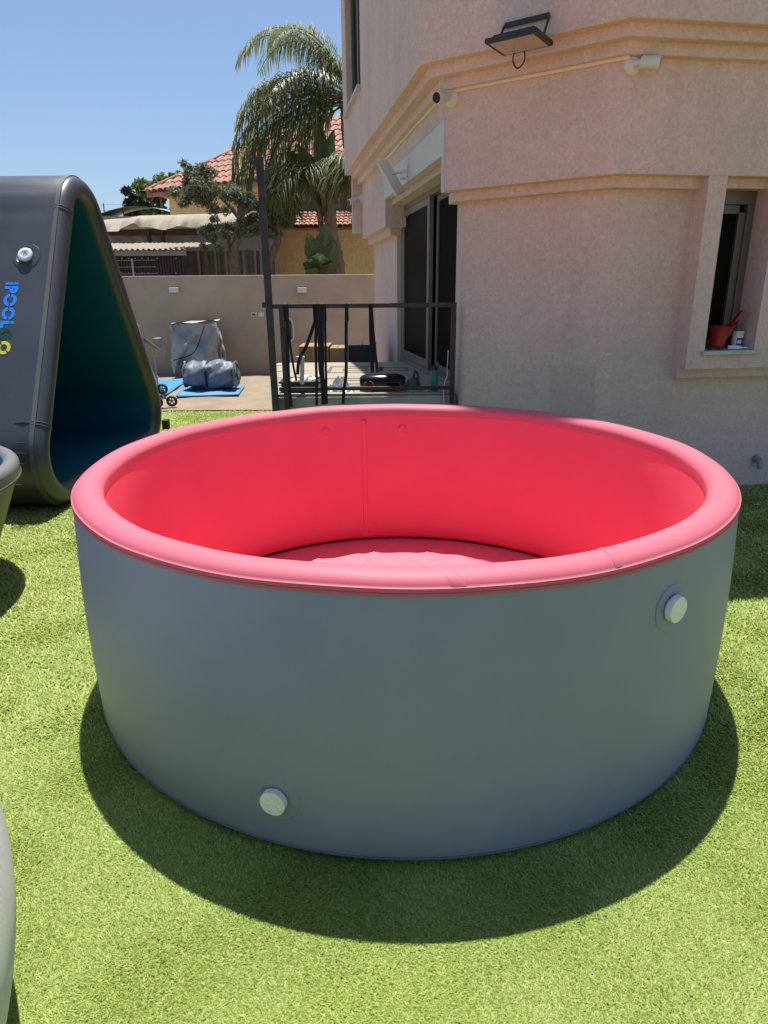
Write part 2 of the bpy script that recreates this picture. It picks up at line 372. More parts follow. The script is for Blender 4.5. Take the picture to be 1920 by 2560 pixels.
def fast_mesh(name, V, Fidx, Fsize, m, parent=None, attr=None, **kw):
    """big triangle/quad soups through numpy; attr = per-vertex value called rnd"""
    V = np.asarray(V, np.float32); base = wloc(parent) if parent is not None else np.array([V[:, 0].mean(), V[:, 1].mean(), V[:, 2].min()])
    me = bpy.data.meshes.new(name)
    me.vertices.add(len(V)); me.vertices.foreach_set('co', (V - base.astype(np.float32)).ravel())
    me.loops.add(len(Fidx)); me.loops.foreach_set('vertex_index', np.asarray(Fidx, np.int32))
    Fsize = np.asarray(Fsize, np.int32); st = np.concatenate([[0], np.cumsum(Fsize)[:-1]]).astype(np.int32)
    me.polygons.add(len(Fsize)); me.polygons.foreach_set('loop_start', st)
    try: me.polygons.foreach_set('loop_total', Fsize)
    except Exception: pass
    me.update(calc_edges=True); me.validate()
    if attr is not None:
        a = me.attributes.new('rnd', 'FLOAT', 'POINT'); a.data.foreach_set('value', np.asarray(attr, np.float32))
    me.materials.append(m); me.shade_smooth()
    o = bpy.data.objects.new(name, me); col.objects.link(o)
    if parent is not None: o.parent = parent
    else: o.location = tuple(base)
    return props(o, **kw)
def copy_tree(o, parent=None):
    c = o.copy(); col.objects.link(c); c.parent = parent
    for ch in [x for x in col.objects if x.parent == o]: copy_tree(ch, c)
    return c
def smooth_path(pts, n=6):
    """Catmull-Rom through points"""
    P = [np.array(p, float) for p in pts]; P = [2 * P[0] - P[1]] + P + [2 * P[-1] - P[-2]]; out = []
    for i in range(1, len(P) - 2):
        for k in range(n):
            t = k / n; a, b, c, d = P[i - 1:i + 3]
            out.append(.5 * ((2 * b) + (c - a) * t + (2 * a - 5 * b + 4 * c - d) * t * t + (3 * b - a - 3 * c + d) * t ** 3))
    out.append(P[-2]); return out

# ================================================================== SETTING: ground
POOL_C, POOL_R = np.array([0.077, 2.779]), 1.273
EDGE_Y = 9.12                                                       # where the turf meets the concrete yard
mb = MB().add([(-60, -12, 0), (60, -12, 0), (60, 70, 0), (-60, 70, 0)], [(0, 1, 2, 3)])
build('ground', MB().add([(-400, -40, -.03), (400, -40, -.03), (400, 900, -.03), (-400, 900, -.03)], [(0, 1, 2, 3)]), M['paving'], kind='structure')
build('lawn', MB().add([(-12, -6, 0), (9, -6, 0), (9, EDGE_Y + .02, 0), (-12, EDGE_Y - .06, 0)], [(0, 1, 2, 3)]), M['turf_base'], kind='structure')
def yard(u, v):
    x = -12 + 15 * u; y = EDGE_Y - .03 + .03 * math.sin(x * 2.1) + (13.32 - EDGE_Y) * v
    return (x, y, .006 + (0.012 * math.sin(5 * x + 3 * y) * math.sin(4.1 * y) * (0 < v < 1) + .008) )
build('yard_paving', MB().grid(yard, 60, 24), M['sand'], smooth=60, kind='structure')

# ================================================================== HOUSE
AZA = -0.16; AZB = AZA - math.pi / 4; AZC = AZA + math.pi / 2
dv = lambda a: np.array([math.sin(a), math.cos(a)])
dA, dB, dC = dv(AZA), dv(AZB), dv(AZC)
nA, nB, nC = dv(AZA - math.pi / 2), dv(AZB - math.pi / 2), dv(AZC + math.pi / 2)
AB0, BC0 = np.array([.645, 5.772]), np.array([1.579, 5.098])
def corner(n1, n2, p, o): return np.linalg.solve(np.array([n1, n2]), [n1 @ p + o, n2 @ p + o])
pA = lambda s, o: AB0 + dA * s + nA * o                              # point on the door side
pC = lambda s, o: BC0 + dC * s + nC * o                              # point on the window side
def band(mb, o, z0, z1, sA=None, sC=None, oin=-.30):
    """mitred ring of wall along the three faces; None = stop at that corner"""
    ab, bc = corner(nA, nB, AB0, o), corner(nB, nC, BC0, o)
    abi, bci = corner(nA, nB, AB0, oin), corner(nB, nC, BC0, oin)
    outer = ([pA(sA, o)] if sA is not None else []) + [ab, bc] + ([pC(sC, o)] if sC is not None else [])
    inner = ([pA(sA, oin)] if sA is not None else []) + [abi, bci] + ([pC(sC, oin)] if sC is not None else [])
    return mb.prism([tuple(p) for p in outer + inner[::-1]], z0, z1)
def slabA(mb, s0, s1, o0, o1, z0, z1): return mb.prism([tuple(pA(s0, o0)), tuple(pA(s0, o1)), tuple(pA(s1, o1)), tuple(pA(s1, o0))], z0, z1)
def slabC(mb, s0, s1, o0, o1, z0, z1): return mb.prism([tuple(pC(s0, o0)), tuple(pC(s1, o0)), tuple(pC(s1, o1)), tuple(pC(s0, o1))], z0, z1)
L1, MID, U3, U2, U1 = .085, .17, .235, .315, .39
house = thing('house', (.9, 7.5, 0), 'beige plastered two storey house with stepped cornices and a canted corner', 'house')
# lower walls
mb = MB(); band(mb, 0, -.1, .93, sA=.20, sC=4.2); band(mb, 0, .93, 2.22, sA=.20, sC=.735); build('wall', mb, M['stucco'], house)
mb = MB(); slabA(mb, 3.02, 4.74, -.30, 0, -.1, 2.22); slabA(mb, 4.70, 4.74, -4.0, -.305, -.1, 2.2); build('wall', mb, M['stucco'], house, bevel=.008)
# first ledge under the middle storey band
mb = MB(); band(mb, L1, 2.18, 2.26, sA=.165, sC=.61, oin=-.28); build('cornice', mb, M['stucco'], house, bevel=.008)
mb = MB(); slabA(mb, 2.90, 4.73, -.28, L1, 2.14, 2.26); build('cornice', mb, M['stucco'], house, bevel=.008)
# middle band
mb = MB(); band(mb, MID, 2.25, 2.95, sA=.03, sC=4.2, oin=-.26); build('wall', mb, M['stucco'], house, bevel=.008)
mb = MB(); slabA(mb, .031, 2.74, -.26, MID - .001, 2.515, 2.95); build('wall', mb, M['stucco'], house)
mb = MB(); slabA(mb, 2.741, 4.715, -.26, MID, 2.222, 2.951); build('wall', mb, M['stucco'], house, bevel=.008)
# stepped upper cornice
for o, z0, z1, sl in ((U3, 2.91, 3.0, 4.70), (U2, 2.98, 3.07, 4.70)):
    mb = MB(); band(mb, o, z0, z1, sA=sl, sC=4.2, oin=-.24 + o * .05); build('cornice', mb, M['stucco'], house, bevel=.009)
# upper storey with a window opening on the door side
TOP = 5.56
mb = MB(); band(mb, U1, 3.05, TOP, sA=3.04, sC=4.2, oin=-.2); build('wall', mb, M['stucco'], house, bevel=.008)
mb = MB(); slabA(mb, 3.041, 4.40, -.2, U1, 3.05, 3.69); slabA(mb, 3.041, 4.40, -.2, U1, 5.0, TOP)
slabA(mb, 4.401, 4.83, -.2, U1, 3.05, TOP); build('wall', mb, M['stucco'], house, bevel=.004)
mb = MB(); band(mb, U1, TOP, 6.08, sA=4.83, sC=None, oin=-.2); build('shadow_parapet', mb, M['stucco'], house)  # unseen extra wall height, added so its shadow reaches the far pool rim
# flat roof deck and the far walls that close the volume
mb = MB().prism([tuple(pA(4.7, .3)), tuple(corner(nA, nB, AB0, .3)), tuple(corner(nB, nC, BC0, .3)), tuple(pC(4.19, .3)), tuple(pC(4.19, -6)), tuple(pA(4.7, -5))], TOP - .25, TOP - .1)
build('roof', mb, M['slab'], house)
mb = MB(); slabC(mb, 4.2, 4.4, -6, .3, -.1, TOP); mb.prism([tuple(pA(4.69, .3)), tuple(pA(4.82, .3)), tuple(pA(4.82, -6)), tuple(pA(4.69, -6))], 2.3, TOP - .01)
build('wall', mb, M['stucco'], house)
# upper window
w = thing_w = MB(); slabA(w, 3.05, 4.39, U1 - .13, U1 - .07, 3.71, 3.76); slabA(w, 3.05, 3.11, U1 - .13, U1 - .07, 3.761, 4.99)
slabA(w, 4.33, 4.39, U1 - .13, U1 - .07, 3.761, 4.99); slabA(w, 3.70, 3.76, U1 - .125, U1 - .065, 3.761, 4.99)
uw = build('window', w, M['alu'], house, bevel=.004)
build('pane', slabA(MB(), 3.112, 3.698, U1 - .11, U1 - .10, 3.762, 4.985), M['glass'], uw)
build('pane', slabA(MB(), 3.762, 4.328, U1 - .115, U1 - .105, 3.762, 4.985), M['glass'], uw)
build('sill', slabA(MB(), 2.98, 4.46, U1 - .14, U1 + .05, 3.66, 3.705), M['marble'], uw, bevel=.006)
# door head: white board, two cream steps
build('door_head_board', slabA(MB(), .035, 2.735, MID - .05, MID + .012, 2.505, 2.74), M['white_panel'], house, bevel=.003)
mb = MB(); slabA(mb, .02, 2.95, -.24, L1 + .004, 2.45, 2.53); build('door_lintel', mb, M['stucco_smooth'], house, bevel=.006)
mb = MB(); slabA(mb, .2, 3.02, -.27, -.02, 2.448, 2.60); build('door_lintel', mb, M['stucco_smooth'], house)
mb = MB(); slabA(mb, 2.94, 3.018, -.25, -.002, .6, 2.45); build('door_jamb', mb, M['stucco_smooth'], house, bevel=.006)
mb = MB(); slabA(mb, -.035, .03, MID - .06, MID + .013, 2.247, 2.74); build('corner_board', mb, M['white_panel'], house, bevel=.003)
# sliding door
dr = MB(); Z0, Z1 = .70, 2.448
for s0, s1, z0, z1, o0, o1 in ((2.87, 2.94, Z0, Z1, -.16, -.05), (.2, 2.869, Z1 - .05, Z1, -.16, -.05), (.2, 2.869, Z0 - .06, Z0 + .04, -.16, -.03)): slabA(dr, s0, s1, o0, o1, z0, z1)
door = build('sliding_door', dr, M['alu_light'], house, bevel=.004)
lf = MB()
for s0, s1, z0, z1 in ((1.46, 1.55, Z0 + .041, Z1 - .051), (2.80, 2.869, Z0 + .041, Z1 - .051), (1.551, 2.799, Z1 - .12, Z1 - .051), (1.551, 2.799, Z0 + .041, Z0 + .13)): slabA(lf, s0, s1, -.10, -.055, z0, z1)
build('door_leaf', lf, M['alu_light'], door, bevel=.003)
build('pane', slabA(MB(), 1.552, 2.798, -.085, -.075, Z0 + .131, Z1 - .121), M['glass'], door)
lf = MB()
for s0, s1, z0, z1 in ((1.33, 1.40, Z0 + .041, Z1 - .051), (.22, .30, Z0 + .041, Z1 - .051), (.301, 1.329, Z1 - .11, Z1 - .051), (.301, 1.329, Z0 + .041, Z0 + .11)): slabA(lf, s0, s1, -.155, -.115, z0, z1)
build('door_leaf', lf, M['alu'], door, bevel=.003)
build('pane', slabA(MB(), .302, 1.328, -.14, -.13, Z0 + .111, Z1 - .111), M['mesh_dark'], door)
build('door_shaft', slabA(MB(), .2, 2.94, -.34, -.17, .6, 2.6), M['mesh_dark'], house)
# window surround on the window side
mb = MB()
slabC(mb, .602, .738, -.25, MID, .97, 2.251); slabC(mb, 1.135, 4.2, -.25, MID, .97, 2.251); slabC(mb, .738, 1.135, -.25, MID, .97, 1.068)
build('window_surround', mb, M['stucco'], house)
mb = MB(); slabC(mb, .602, 4.2, -.24, L1, .893, .975); build('cornice', mb, M['stucco'], house, bevel=.008)
mb = MB(); slabC(mb, .738, 1.136, -.2, .06, 2.19, 2.26); build('window_lintel', mb, M['stucco'], house)
wf = MB()
for s0, s1, z0, z1 in ((.72, 1.15, 2.10, 2.19), (1.078, 1.133, 1.105, 2.099), (.72, .76, 1.105, 2.099), (.761, 1.077, 1.105, 1.16)): slabC(wf, s0, s1, -.12, -.05, z0, z1)
win = build('window', wf, M['alu'], house, bevel=.004)
wf2 = MB()
for s0, s1, z0, z1 in ((1.025, 1.077, 1.165, 2.05), (.765, 1.024, 2.04, 2.098)): slabC(wf2, s0, s1, -.11, -.065, z0, z1)
build('sash', wf2, M['alu'], win, bevel=.003)
build('pane', slabC(MB(),   .761, 1.077, -.10, -.092, 1.16, 2.1), M['glass'], win)
build('sill', slabC(MB(), .715, 1.16, -.13, MID + .03, 1.07, 1.10), M['marble'], win, bevel=.005)
# old repair patch on the canted wall, low down
P = [on_plane(u, v, (*BC0, 0), (*nB, 0)) for u, v in ((1372, 1060), (1374, 914), (1490, 920), (1484, 1060))]
nb3 = np.array([*nB, 0]); mb = MB().add([p - nb3 * .02 for p in P] + [p + nb3 * .004 for p in P], [(0, 3, 2, 1), (4, 5, 6, 7), (0, 1, 5, 4), (1, 2, 6, 5), (2, 3, 7, 6), (3, 0, 4, 7)])
build('repair_patch', mb, M['stain'], house)

# ================================================================== TERRACE (raised slab, tiles)
TZ = .70
def tx(y, s=-1.0): return s * .0 + (-.915 - (y - 5.8) * .155)
terr = thing('terrace', (-.3, 7.1, 0), 'raised terrace of pale tiles with dark square inlays before the sliding door', 'terrace')
yf = 5.80
build('terrace_slab', MB().prism([(tx(yf), yf), (.62, yf), (.50, 8.42), (tx(8.42), 8.42)], -.05, TZ - .02), M['slab'], terr, bevel=.012)
build('grout', MB().prism([(tx(yf) + .02, yf + .02), (.61, yf + .02), (.50, 8.40), (tx(8.4) + .02, 8.40)], TZ - .03, TZ - .005), M['grout'], terr)
ts = .58; row = 0; y = yf + .012
tile_rects = []
while y < 8.4:
    y1 = min(y + ts - .006, 8.41); x = tx(y)
    xs = [tx(y) + .01 + i * ts for i in range(4)]
    for i, x0 in enumerate(xs):
        x1 = min(x0 + ts - .006, .60 - (y - yf) * .05)
        if x1 - x0 < .08: continue
        build('tile', MB().box((x0, y, TZ - .006), (x1, y1, TZ + rng.uniform(-.0008, .0008))), M['tile'], terr)
        tile_rects.append((x0, x1, y, y1))
    y += ts; row += 1
# dark inlay squares (two concentric frames), laid 4 mm proud
def inlay(cx, cy, h, t):
    b = MB()
    for x0, y0, x1, y1 in ((cx - h, cy - h, cx + h, cy - h + t), (cx - h, cy + h - t, cx + h, cy + h), (cx - h, cy - h + t + .001, cx - h + t, cy + h - t - .001), (cx + h - t, cy - h + t + .001, cx + h, cy + h - t - .001)):
        b.box((x0, y0, TZ - .002), (x1, y1, TZ + .004))
    return b
for c0, h, t in (((-.30, 7.62), .30, .035), ((-.30, 7.62), .14, .03), ((-.28, 6.55), .30, .035), ((-.28, 6.55), .14, .03), ((.12, 7.62), .16, .03)):
    build('inlay', inlay(*c0, h, t), M['tile_dark'], terr)

# ================================================================== BACK WALL with its fixtures
BY = 13.3
build('boundary_wall', MB().box((-12, BY, -.1), (2.2, BY + .2, 1.80)), M['back_wall'], bevel=.01, label='taupe rendered boundary wall behind the yard, level with the horizon', cat='wall')
def wall_lamp(u, v, lab):
    p = at_y(u, v, BY)
    r = thing('wall_lamp', (p[0], BY, p[2]), lab, 'wall lamp', 'box lamps on the boundary wall')
    build('housing', MB().box((p[0] - .085, BY - .10, p[2] - .045), (p[0] + .085, BY - .002, p[2] + .045)), M['white_panel'], r, bevel=.006)
    build('diffuser', MB().box((p[0] - .07, BY - .09, p[2] - .050), (p[0] + .07, BY - .02, p[2] - .046)), M['lamp_glass'], r)
wall_lamp(437, 725, 'white box lamp on the boundary wall above the covered object')
wall_lamp(756, 725, 'white box lamp on the boundary wall above the black railing')
for k, (u, lab) in enumerate(((635, 'white double socket with dark insert on the boundary wall'), (653, 'white blank socket plate on the wall beside the black post'))):
    p = at_y(u, 786, BY)
    r = thing('wall_socket', (p[0], BY, p[2]), lab, 'socket', 'sockets on the boundary wall')
    build('plate', MB().box((p[0] - .055, BY - .02, p[2] - .04), (p[0] + .055, BY - .002, p[2] + .04)), M['white_panel'], r, bevel=.004)
    build('insert', MB().box((p[0] - .034, BY - .024, p[2] - .02), (p[0] + .034, BY - .0205, p[2] + .02)), M['alu'] if k == 0 else M['white_plastic'], r)
# hose hanger
p = at_y(724, 822, BY); r = thing('hose_hanger', (p[0], BY, p[2]), 'green and white hose hanger loop on the boundary wall', 'hose hanger')
build('bracket', MB().box((p[0] - .05, BY - .05, p[2] - .2), (p[0] + .03, BY - .002, p[2] + .14)), M['green_box'], r, bevel=.01)
build('loop', MB().tube(smooth_path([(p[0] - .05, BY - .07, p[2] + .1), (p[0], BY - .09, p[2] + .2), (p[0] + .07, BY - .08, p[2] + .12), (p[0] + .08, BY - .08, p[2] - .14), (p[0] + .03, BY - .08, p[2] - .22)], 5), .016, 6), M['white_panel'], r, smooth=60)

# ================================================================== BEYOND THE WALL
# shed with corrugated roof and slatted side
sy = 15.2
x0, x1 = at_y(250, 650, sy)[0] - 1.5, at_y(456, 650, sy)[0]
zt, zf0, zf1, zb = at_y(400, 622, sy)[2], at_y(400, 640, sy)[2], at_y(400, 628, sy)[2], 0
shed = thing('shed', ((x0 + x1) / 2, sy, 0), 'dark brown slatted shed with beige corrugated roof beyond the wall', 'shed')
n_c = 64
def corr(u, v):
    x = x0 - .1 + (x1 - x0 + .32) * u; return (x, sy - .18 + 2.2 * v, zf1 + .03 + .018 * math.sin(x * 2 * math.pi / .115) + .25 * v)
mb = MB().grid(corr, 260, 3); build('corrugated_roof', mb, M['corr'], shed, smooth=60)
build('fascia', MB().box((x0 - .05, sy - .12, zf0 - .0), (x1 + .12, sy - .08, zf1 + .005)), M['fascia'], shed)
build('back_panel', MB().box((x0, sy + .03, 0), (x1, sy + .06, zf0 + .02)), M['slat'], shed)
b = MB(); x = x0 + .01
while x < x1 - .02:
    b.box((x, sy - .012, .9), (x + .042, sy + .012, zf0 - .005)); x += .058
s_ = build('slats', b, M['slat'], shed, kind='stuff')
b = MB()
for zz in np.linspace(1.75, zf0 - .08, 4): b.tube([(x0, sy - .03, zz), (x1 - .55, sy - .03, zz)], .006, 5)
build('wire_mesh', b, M['wire'], shed)
xp = at_y(333, 660, sy)[0]; build('post', MB().box((xp - .018, sy - .06, 0), (xp + .018, sy - .03, zf0 - .05)), M['wire'], shed)
b = MB()
for u in (275, 305, 322, 338, 355, 371, 393, 440): 
    for v in (646, 683): q = at_y(u, v, sy - .02); b.box((q[0] - .012, sy - .03, q[2] - .012), (q[0] + .012, sy - .013, q[2] + .012))
build('screw_caps', b, M['wire'], shed, kind='stuff')

# tarpaulin canopy with clear film windows
cyy = 17.4
cx0, cx1 = at_y(240, 560, cyy)[0] - .6, at_y(690, 560, cyy)[0]
can = thing('canopy', ((cx0 + cx1) / 2, cyy, 0), 'beige tarpaulin canopy with hanging sides and clear film windows behind the wall', 'canopy')
knots_x = [at_y(u, 560, cyy)[0] for u in (220, 300, 345, 352, 400, 520, 600, 690)]
bot_z = [at_y(500, v, cyy)[2] for v in (572, 580, 556, 566, 574, 566, 556, 548)]
top_z = [at_y(500, v, cyy)[2] for v in (545, 539, 534, 533, 532, 530, 527, 522)]
def drape(u, v):
    x = cx0 + (cx1 - cx0) * u
    zt_ = np.interp(x, knots_x, top_z); zb_ = np.interp(x, knots_x, bot_z)
    fold = .07 * math.sin(x * 5.3 + 2.0 * v) + .05 * math.sin(x * 11.7 + 1.1) + .03 * math.sin(x * 23 + 3 * v)
    zz = zt_ + (zb_ - zt_) * v + .02 * math.sin(x * 9) * v
    return (x, cyy + .42 - .62 * v ** .8 - fold * v, zz + .05 * math.sin(math.pi * v) + .035 * fold)
build('tarp_edge', MB().grid(drape, 150, 10), M['tarp'], can, smooth=80)
def tarp_top(u, v):
    x = cx0 + (cx1 - cx0) * u
    return (x, cyy + .42 + 4 * v, np.interp(x, knots_x, top_z) + .03 * math.sin(x * 2.2) * math.sin(math.pi * v) - .001)
build('tarp_roof', MB().grid(tarp_top, 40, 6), M['tarp'], can, smooth=80)
zs = at_y(500, 627, cyy + .3)[2]
def side(u, v):
    x = cx0 + (cx1 - cx0) * u; return (x, cyy + .32 + .03 * math.sin(x * 7) + .018 * math.sin(x * 17 + 4 * v), zs + (2.95 - zs) * v)
build('side_tarp', MB().grid(side, 120, 5), M['tarp_grey'], can, smooth=80)
build('beam', MB().box((cx0, cyy + .1, 2.80), (cx1, cyy + .2, 2.93)), M['wood_dark'], can)
for u in (373, 407): q = at_y(u, 600, cyy + .1); build('post', MB().box((q[0] - .04, cyy + .06, 0), (q[0] + .04, cyy + .15, 2.9)), M['wood_dark'], can)
wx = [at_y(u, 660, cyy + .3)[0] for u in (455, 500, 542, 568, 612, 641, 655, 692)]
for a, c in zip(wx[:-1], wx[1:]):
    build('film_window', MB().grid(lambda u, v, a=a, c=c: (a + (c - a - .05) * u, cyy + .33 + .03 * math.sin(9 * u + a * 3) * math.sin(3 * v + a), .3 + (zs - .3) * v), 10, 6), M['film'], can, smooth=80)
    build('film_border', MB().box((c - .05, cyy + .30, .3), (c, cyy + .36, zs)), M['tarp_grey'], can)

# --- ochre house: lean-to roof in front, main hip roof behind
def roof_tiles(parent, p0, ux, up, nx, ny, du, dvv, mat_, keep=None, limit=300):
    """clay tiles: ux along the eave, up up the slope; one half-round tile mesh shared by all"""
    ux, up = np.array(ux) / np.linalg.norm(ux), np.array(up) / np.linalg.norm(up); nn = np.cross(ux, up)
    if nn[2] < 0: nn = -nn
    b = MB(); k = 6
    for j, (h0) in ((0, .028), (1, .0)):
        for i in range(k + 1):
            a = math.pi * i / k
            q = ux * (-math.cos(a) * du * .5) + nn * (math.sin(a) * du * .34 + h0) + up * (j * (dvv * 1.12))
            b.v.append(tuple(q))
    for i in range(k): b.f.append((i, i + 1, k + 2 + i, k + 1 + i))
    o = len(b.v)
    for i in range(k + 1): b.v.append(tuple(np.array(b.v[i]) - nn * .024))
    for i in range(k): b.f.append((i, o + i, o + i + 1, i + 1))
    me = bpy.data.meshes.new('roof_tile'); me.from_pydata(b.v, [], b.f); me.materials.append(mat_); me.update()
    base = wloc(parent); cnt = 0; extra = MB()
    for r in range(ny):
        for c in range(nx):
            p = np.array(p0) + ux * du * (c + .5) + up * dvv * r
            if keep and not keep(p, r, c): continue
            p = p + nn * rng.uniform(0, .008)
            if cnt < limit:
                o = bpy.data.objects.new('roof_tile', me); col.objects.link(o); o.parent = parent; o.location = tuple(p - base); o.rotation_euler = (rng.uniform(-.01, .01), 0, rng.uniform(-.015, .015)); cnt += 1
            else: extra.add([np.array(q) + p for q in b.v], b.f)
    if extra.v: build('roof_tile_field', extra, mat_, parent, kind='stuff')
oh = thing('ochre_house', (-1.5, 20, 0), 'ochre plastered house with terracotta tiled roofs beyond the boundary wall', 'house')
ly = 18.0
lz = at_y(850, 563, ly)[2]; lx0 = at_y(640, 563, ly)[0]; lx1 = 2.6
build('wall', MB().box((at_y(690, 600, ly + .3)[0], ly + .30, 0), (lx1, ly + .5, lz - .02)), M['yellow_wall'], oh)
zt1, zt2 = at_y(850, 572, ly)[2], at_y(850, 592, ly)[2]
build('moulding', MB().box((at_y(690, 600, ly + .3)[0] - .02, ly + .12, zt1), (lx1, ly + .299, lz - .021)), M['yellow_trim'], oh, bevel=.01)
build('moulding', MB().box((at_y(690, 600, ly + .3)[0] - .01, ly + .2, zt2), (lx1, ly + .298, zt1 - .001)), M['yellow_trim'], oh, bevel=.01)
slope = np.array([0, 1.25, .47])
rise_n = 5; du, dvt = .118, .235
build('roof_deck', MB().add([(lx0, ly - .1, lz - .06), (lx1, ly - .1, lz - .06), (lx1, ly + 1.15, lz + .41), (lx0, ly + 1.15, lz + .41), (lx0, ly + .1, lz - .10), (lx1, ly + .1, lz - .10), (lx1, ly + 1.15, lz + .31), (lx0, ly + 1.15, lz + .31)],
      [(0, 1, 2, 3), (7, 6, 5, 4), (0, 4, 5, 1), (1, 5, 6, 2), (3, 2, 6, 7), (0, 3, 7, 4)]), M['rooftile'], oh)
roof_tiles(oh, (lx0, ly - .12, lz - .04), (1, 0, 0), slope, int((lx1 - lx0) / du), rise_n, du, dvt, M['rooftile'], limit=300)
build('flashing', MB().box((lx0, ly + 1.10, lz + .40), (lx1, ly + 1.22, lz + .66)), M['flash'], oh)
build('wall', MB().box((-2.9, ly + 1.25, lz + .2), (lx1, ly + 1.5, 4.62)), M['yellow_wall'], oh)
# main hip roof
E0, E1 = np.array([-7.55, 24.0, 4.5]), np.array([2.2, 18.35, 4.5])
AP, RR = np.array([-2.5, 24.6, 6.62]), np.array([4.0, 20.8, 6.62])
ux = (E1 - E0) / np.linalg.norm(E1 - E0)
perp = np.array([-ux[1], ux[0], 0]); perp = perp if perp[1] > 0 else -perp
run = (AP - E0) @ perp; upv = perp * run + np.array([0, 0, AP[2] - E0[2]]); Ls = np.linalg.norm(upv); upn = upv / Ls
hip_t = (AP - E0) @ ux
build('roof_deck', MB().add([E0, E1, RR, AP, E0 - [0, 0, .12], E1 - [0, 0, .12], RR - [0, 0, .12], AP - [0, 0, .12]], [(0, 1, 2, 3), (7, 6, 5, 4), (0, 4, 5, 1), (1, 5, 6, 2), (2, 6, 7, 3), (3, 7, 4, 0)]), M['rooftile'], oh)
build('roof_deck', MB().add([E0 - [0, 0, .01], AP - [0, 0, .01], E0 + [1.5, 6, 0], AP + [.1, 3, 0]], [(0, 1, 3, 2)]), M['rooftile'], oh)
d2, v2 = .27, .36
def keep(p, r, c):
    s = (p - E0) @ ux; h = r * v2 / Ls
    return s > hip_t * h + .05 and s < 9.6
ntile = (int(9.7 / d2), int(Ls / v2))
roof_tiles(oh, E0 + np.array([0, 0, .02]), ux, upn, ntile[0], ntile[1], d2, v2, M['rooftile'], keep=keep, limit=300)
b = MB(); b.tube([E0 + (AP - E0) * t + np.array([0, 0, .06]) for t in np.linspace(0, 1, 14)], .11, 7); build('hip_ridge', b, M['rooftile'], oh, smooth=60)
W0, W1 = E0 + ux * .5 + perp * .45, E1 + perp * .45
build('wall', MB().prism([(W0[0], W0[1]), (W1[0], W1[1]), (W1[0] + perp[0] * .3, W1[1] + perp[1] * .3), (W0[0] + 2.5, W0[1] + 4)], 0, 4.46), M['yellow_wall'], oh)

# --- foliage helpers
def leaf_cloud(cents, radii, n, size, droop=0.3, aspect=2.6, shell=.55):
    """n little leaf quads spread through ellipsoidal clumps"""
    cents = np.array(cents); radii = np.array(radii); w = radii.prod(1) ** .67; w /= w.sum()
    k = rng.choice(len(cents), n, p=w)
    d = rng.normal(size=(n, 3)); d /= np.linalg.norm(d, axis=1)[:, None]
    r = (shell + (1 - shell) * rng.random(n)) * np.where(rng.random(n) < .12, 1.18, 1) ; r *= rng.random(n) ** .18
    P = cents[k] + d * radii[k] * r[:, None]
    a = rng.normal(size=(n, 3)) + d * .8; a[:, 2] -= droop; a /= np.linalg.norm(a, axis=1)[:, None]
    b = np.cross(a, rng.normal(size=(n, 3))); b /= np.linalg.norm(b, axis=1)[:, None]
    L = size * (.6 + .8 * rng.random(n))[:, None]; Wd = L / aspect
    V = np.stack([P - a * L * .5, P + b * Wd * .5, P + a * L * .5, P - b * Wd * .5], 1).reshape(-1, 3)
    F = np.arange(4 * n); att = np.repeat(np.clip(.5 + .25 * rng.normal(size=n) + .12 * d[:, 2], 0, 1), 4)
    return V, F, np.full(n, 4), att
def leafy(name, parent, cents, radii, n, size, m, **kw):
    V, F, S, A = leaf_cloud(cents, radii, n, size, **kw); return fast_mesh(name, V, F, S, m, parent, A)

# --- olive trees behind the wall
def olive(base, trunk_px, y, blobs, lab, n, limbs):
    root = thing('olive_tree', base, lab, 'tree', 'olive trees behind the wall')
    b = MB(); P = [at_y(u, v, y) for u, v in trunk_px]; P[0][2] = min(P[0][2], 1.2)
    b.tube(smooth_path(P, 5), list(np.linspace(.11, .055, 5 * (len(P) - 1) + 1)), 8)
    for lim in limbs: L = [at_y(u, v, y + dy) for u, v, dy in lim]; b.tube(smooth_path(L, 4), list(np.linspace(.06, .02, 4 * (len(L) - 1) + 1)), 6)
    build('trunk', b, M['bark'], root, smooth=60)
    C = []; Rr = []
    for (u, v, ru, rv) in blobs:
        c = at_y(u, v, y); sc = y / F_PX * 1.05
        for _ in range(7):
            C.append(c + rng.normal(size=3) * np.array([ru, ru, rv]) * sc * .38); Rr.append(np.array([ru, ru, rv]) * sc * rng.uniform(.26, .48))
    leafy('crown', root, C, Rr, n, .085, M['olive'], aspect=3.4, shell=.3)
    return root
yo = 15.6
olive(at_y(578, 690, yo) * [1, 1, 0], [(590, 700), (585, 640), (592, 600), (600, 545), (602, 480)], yo,
      [(500, 455, 58, 48), (560, 490, 60, 50), (612, 500, 45, 55), (560, 570, 58, 40), (540, 590, 40, 38), (620, 560, 40, 35), (470, 430, 30, 28), (520, 432, 36, 26), (485, 495, 36, 30)],
      'silvery olive tree with forked trunk left of the black post', 15000,
      [[(585, 645, 0), (572, 610, .1), (576, 575, .1)], [(600, 545, 0), (560, 500, .1), (510, 460, .2)], [(600, 540, 0), (625, 520, -.1)]])
olive(at_y(668, 690, yo + .4) * [1, 1, 0], [(665, 700), (672, 660), (692, 610), (695, 575), (690, 520)], yo + .4,
      [(700, 510, 42, 50), (680, 480, 38, 36), (712, 545, 32, 36), (685, 560, 36, 30), (670, 530, 30, 40)],
      'rounded olive tree with thin leaning stem right of the black post', 9000,
      [[(694, 585, 0), (715, 545, .1)]])

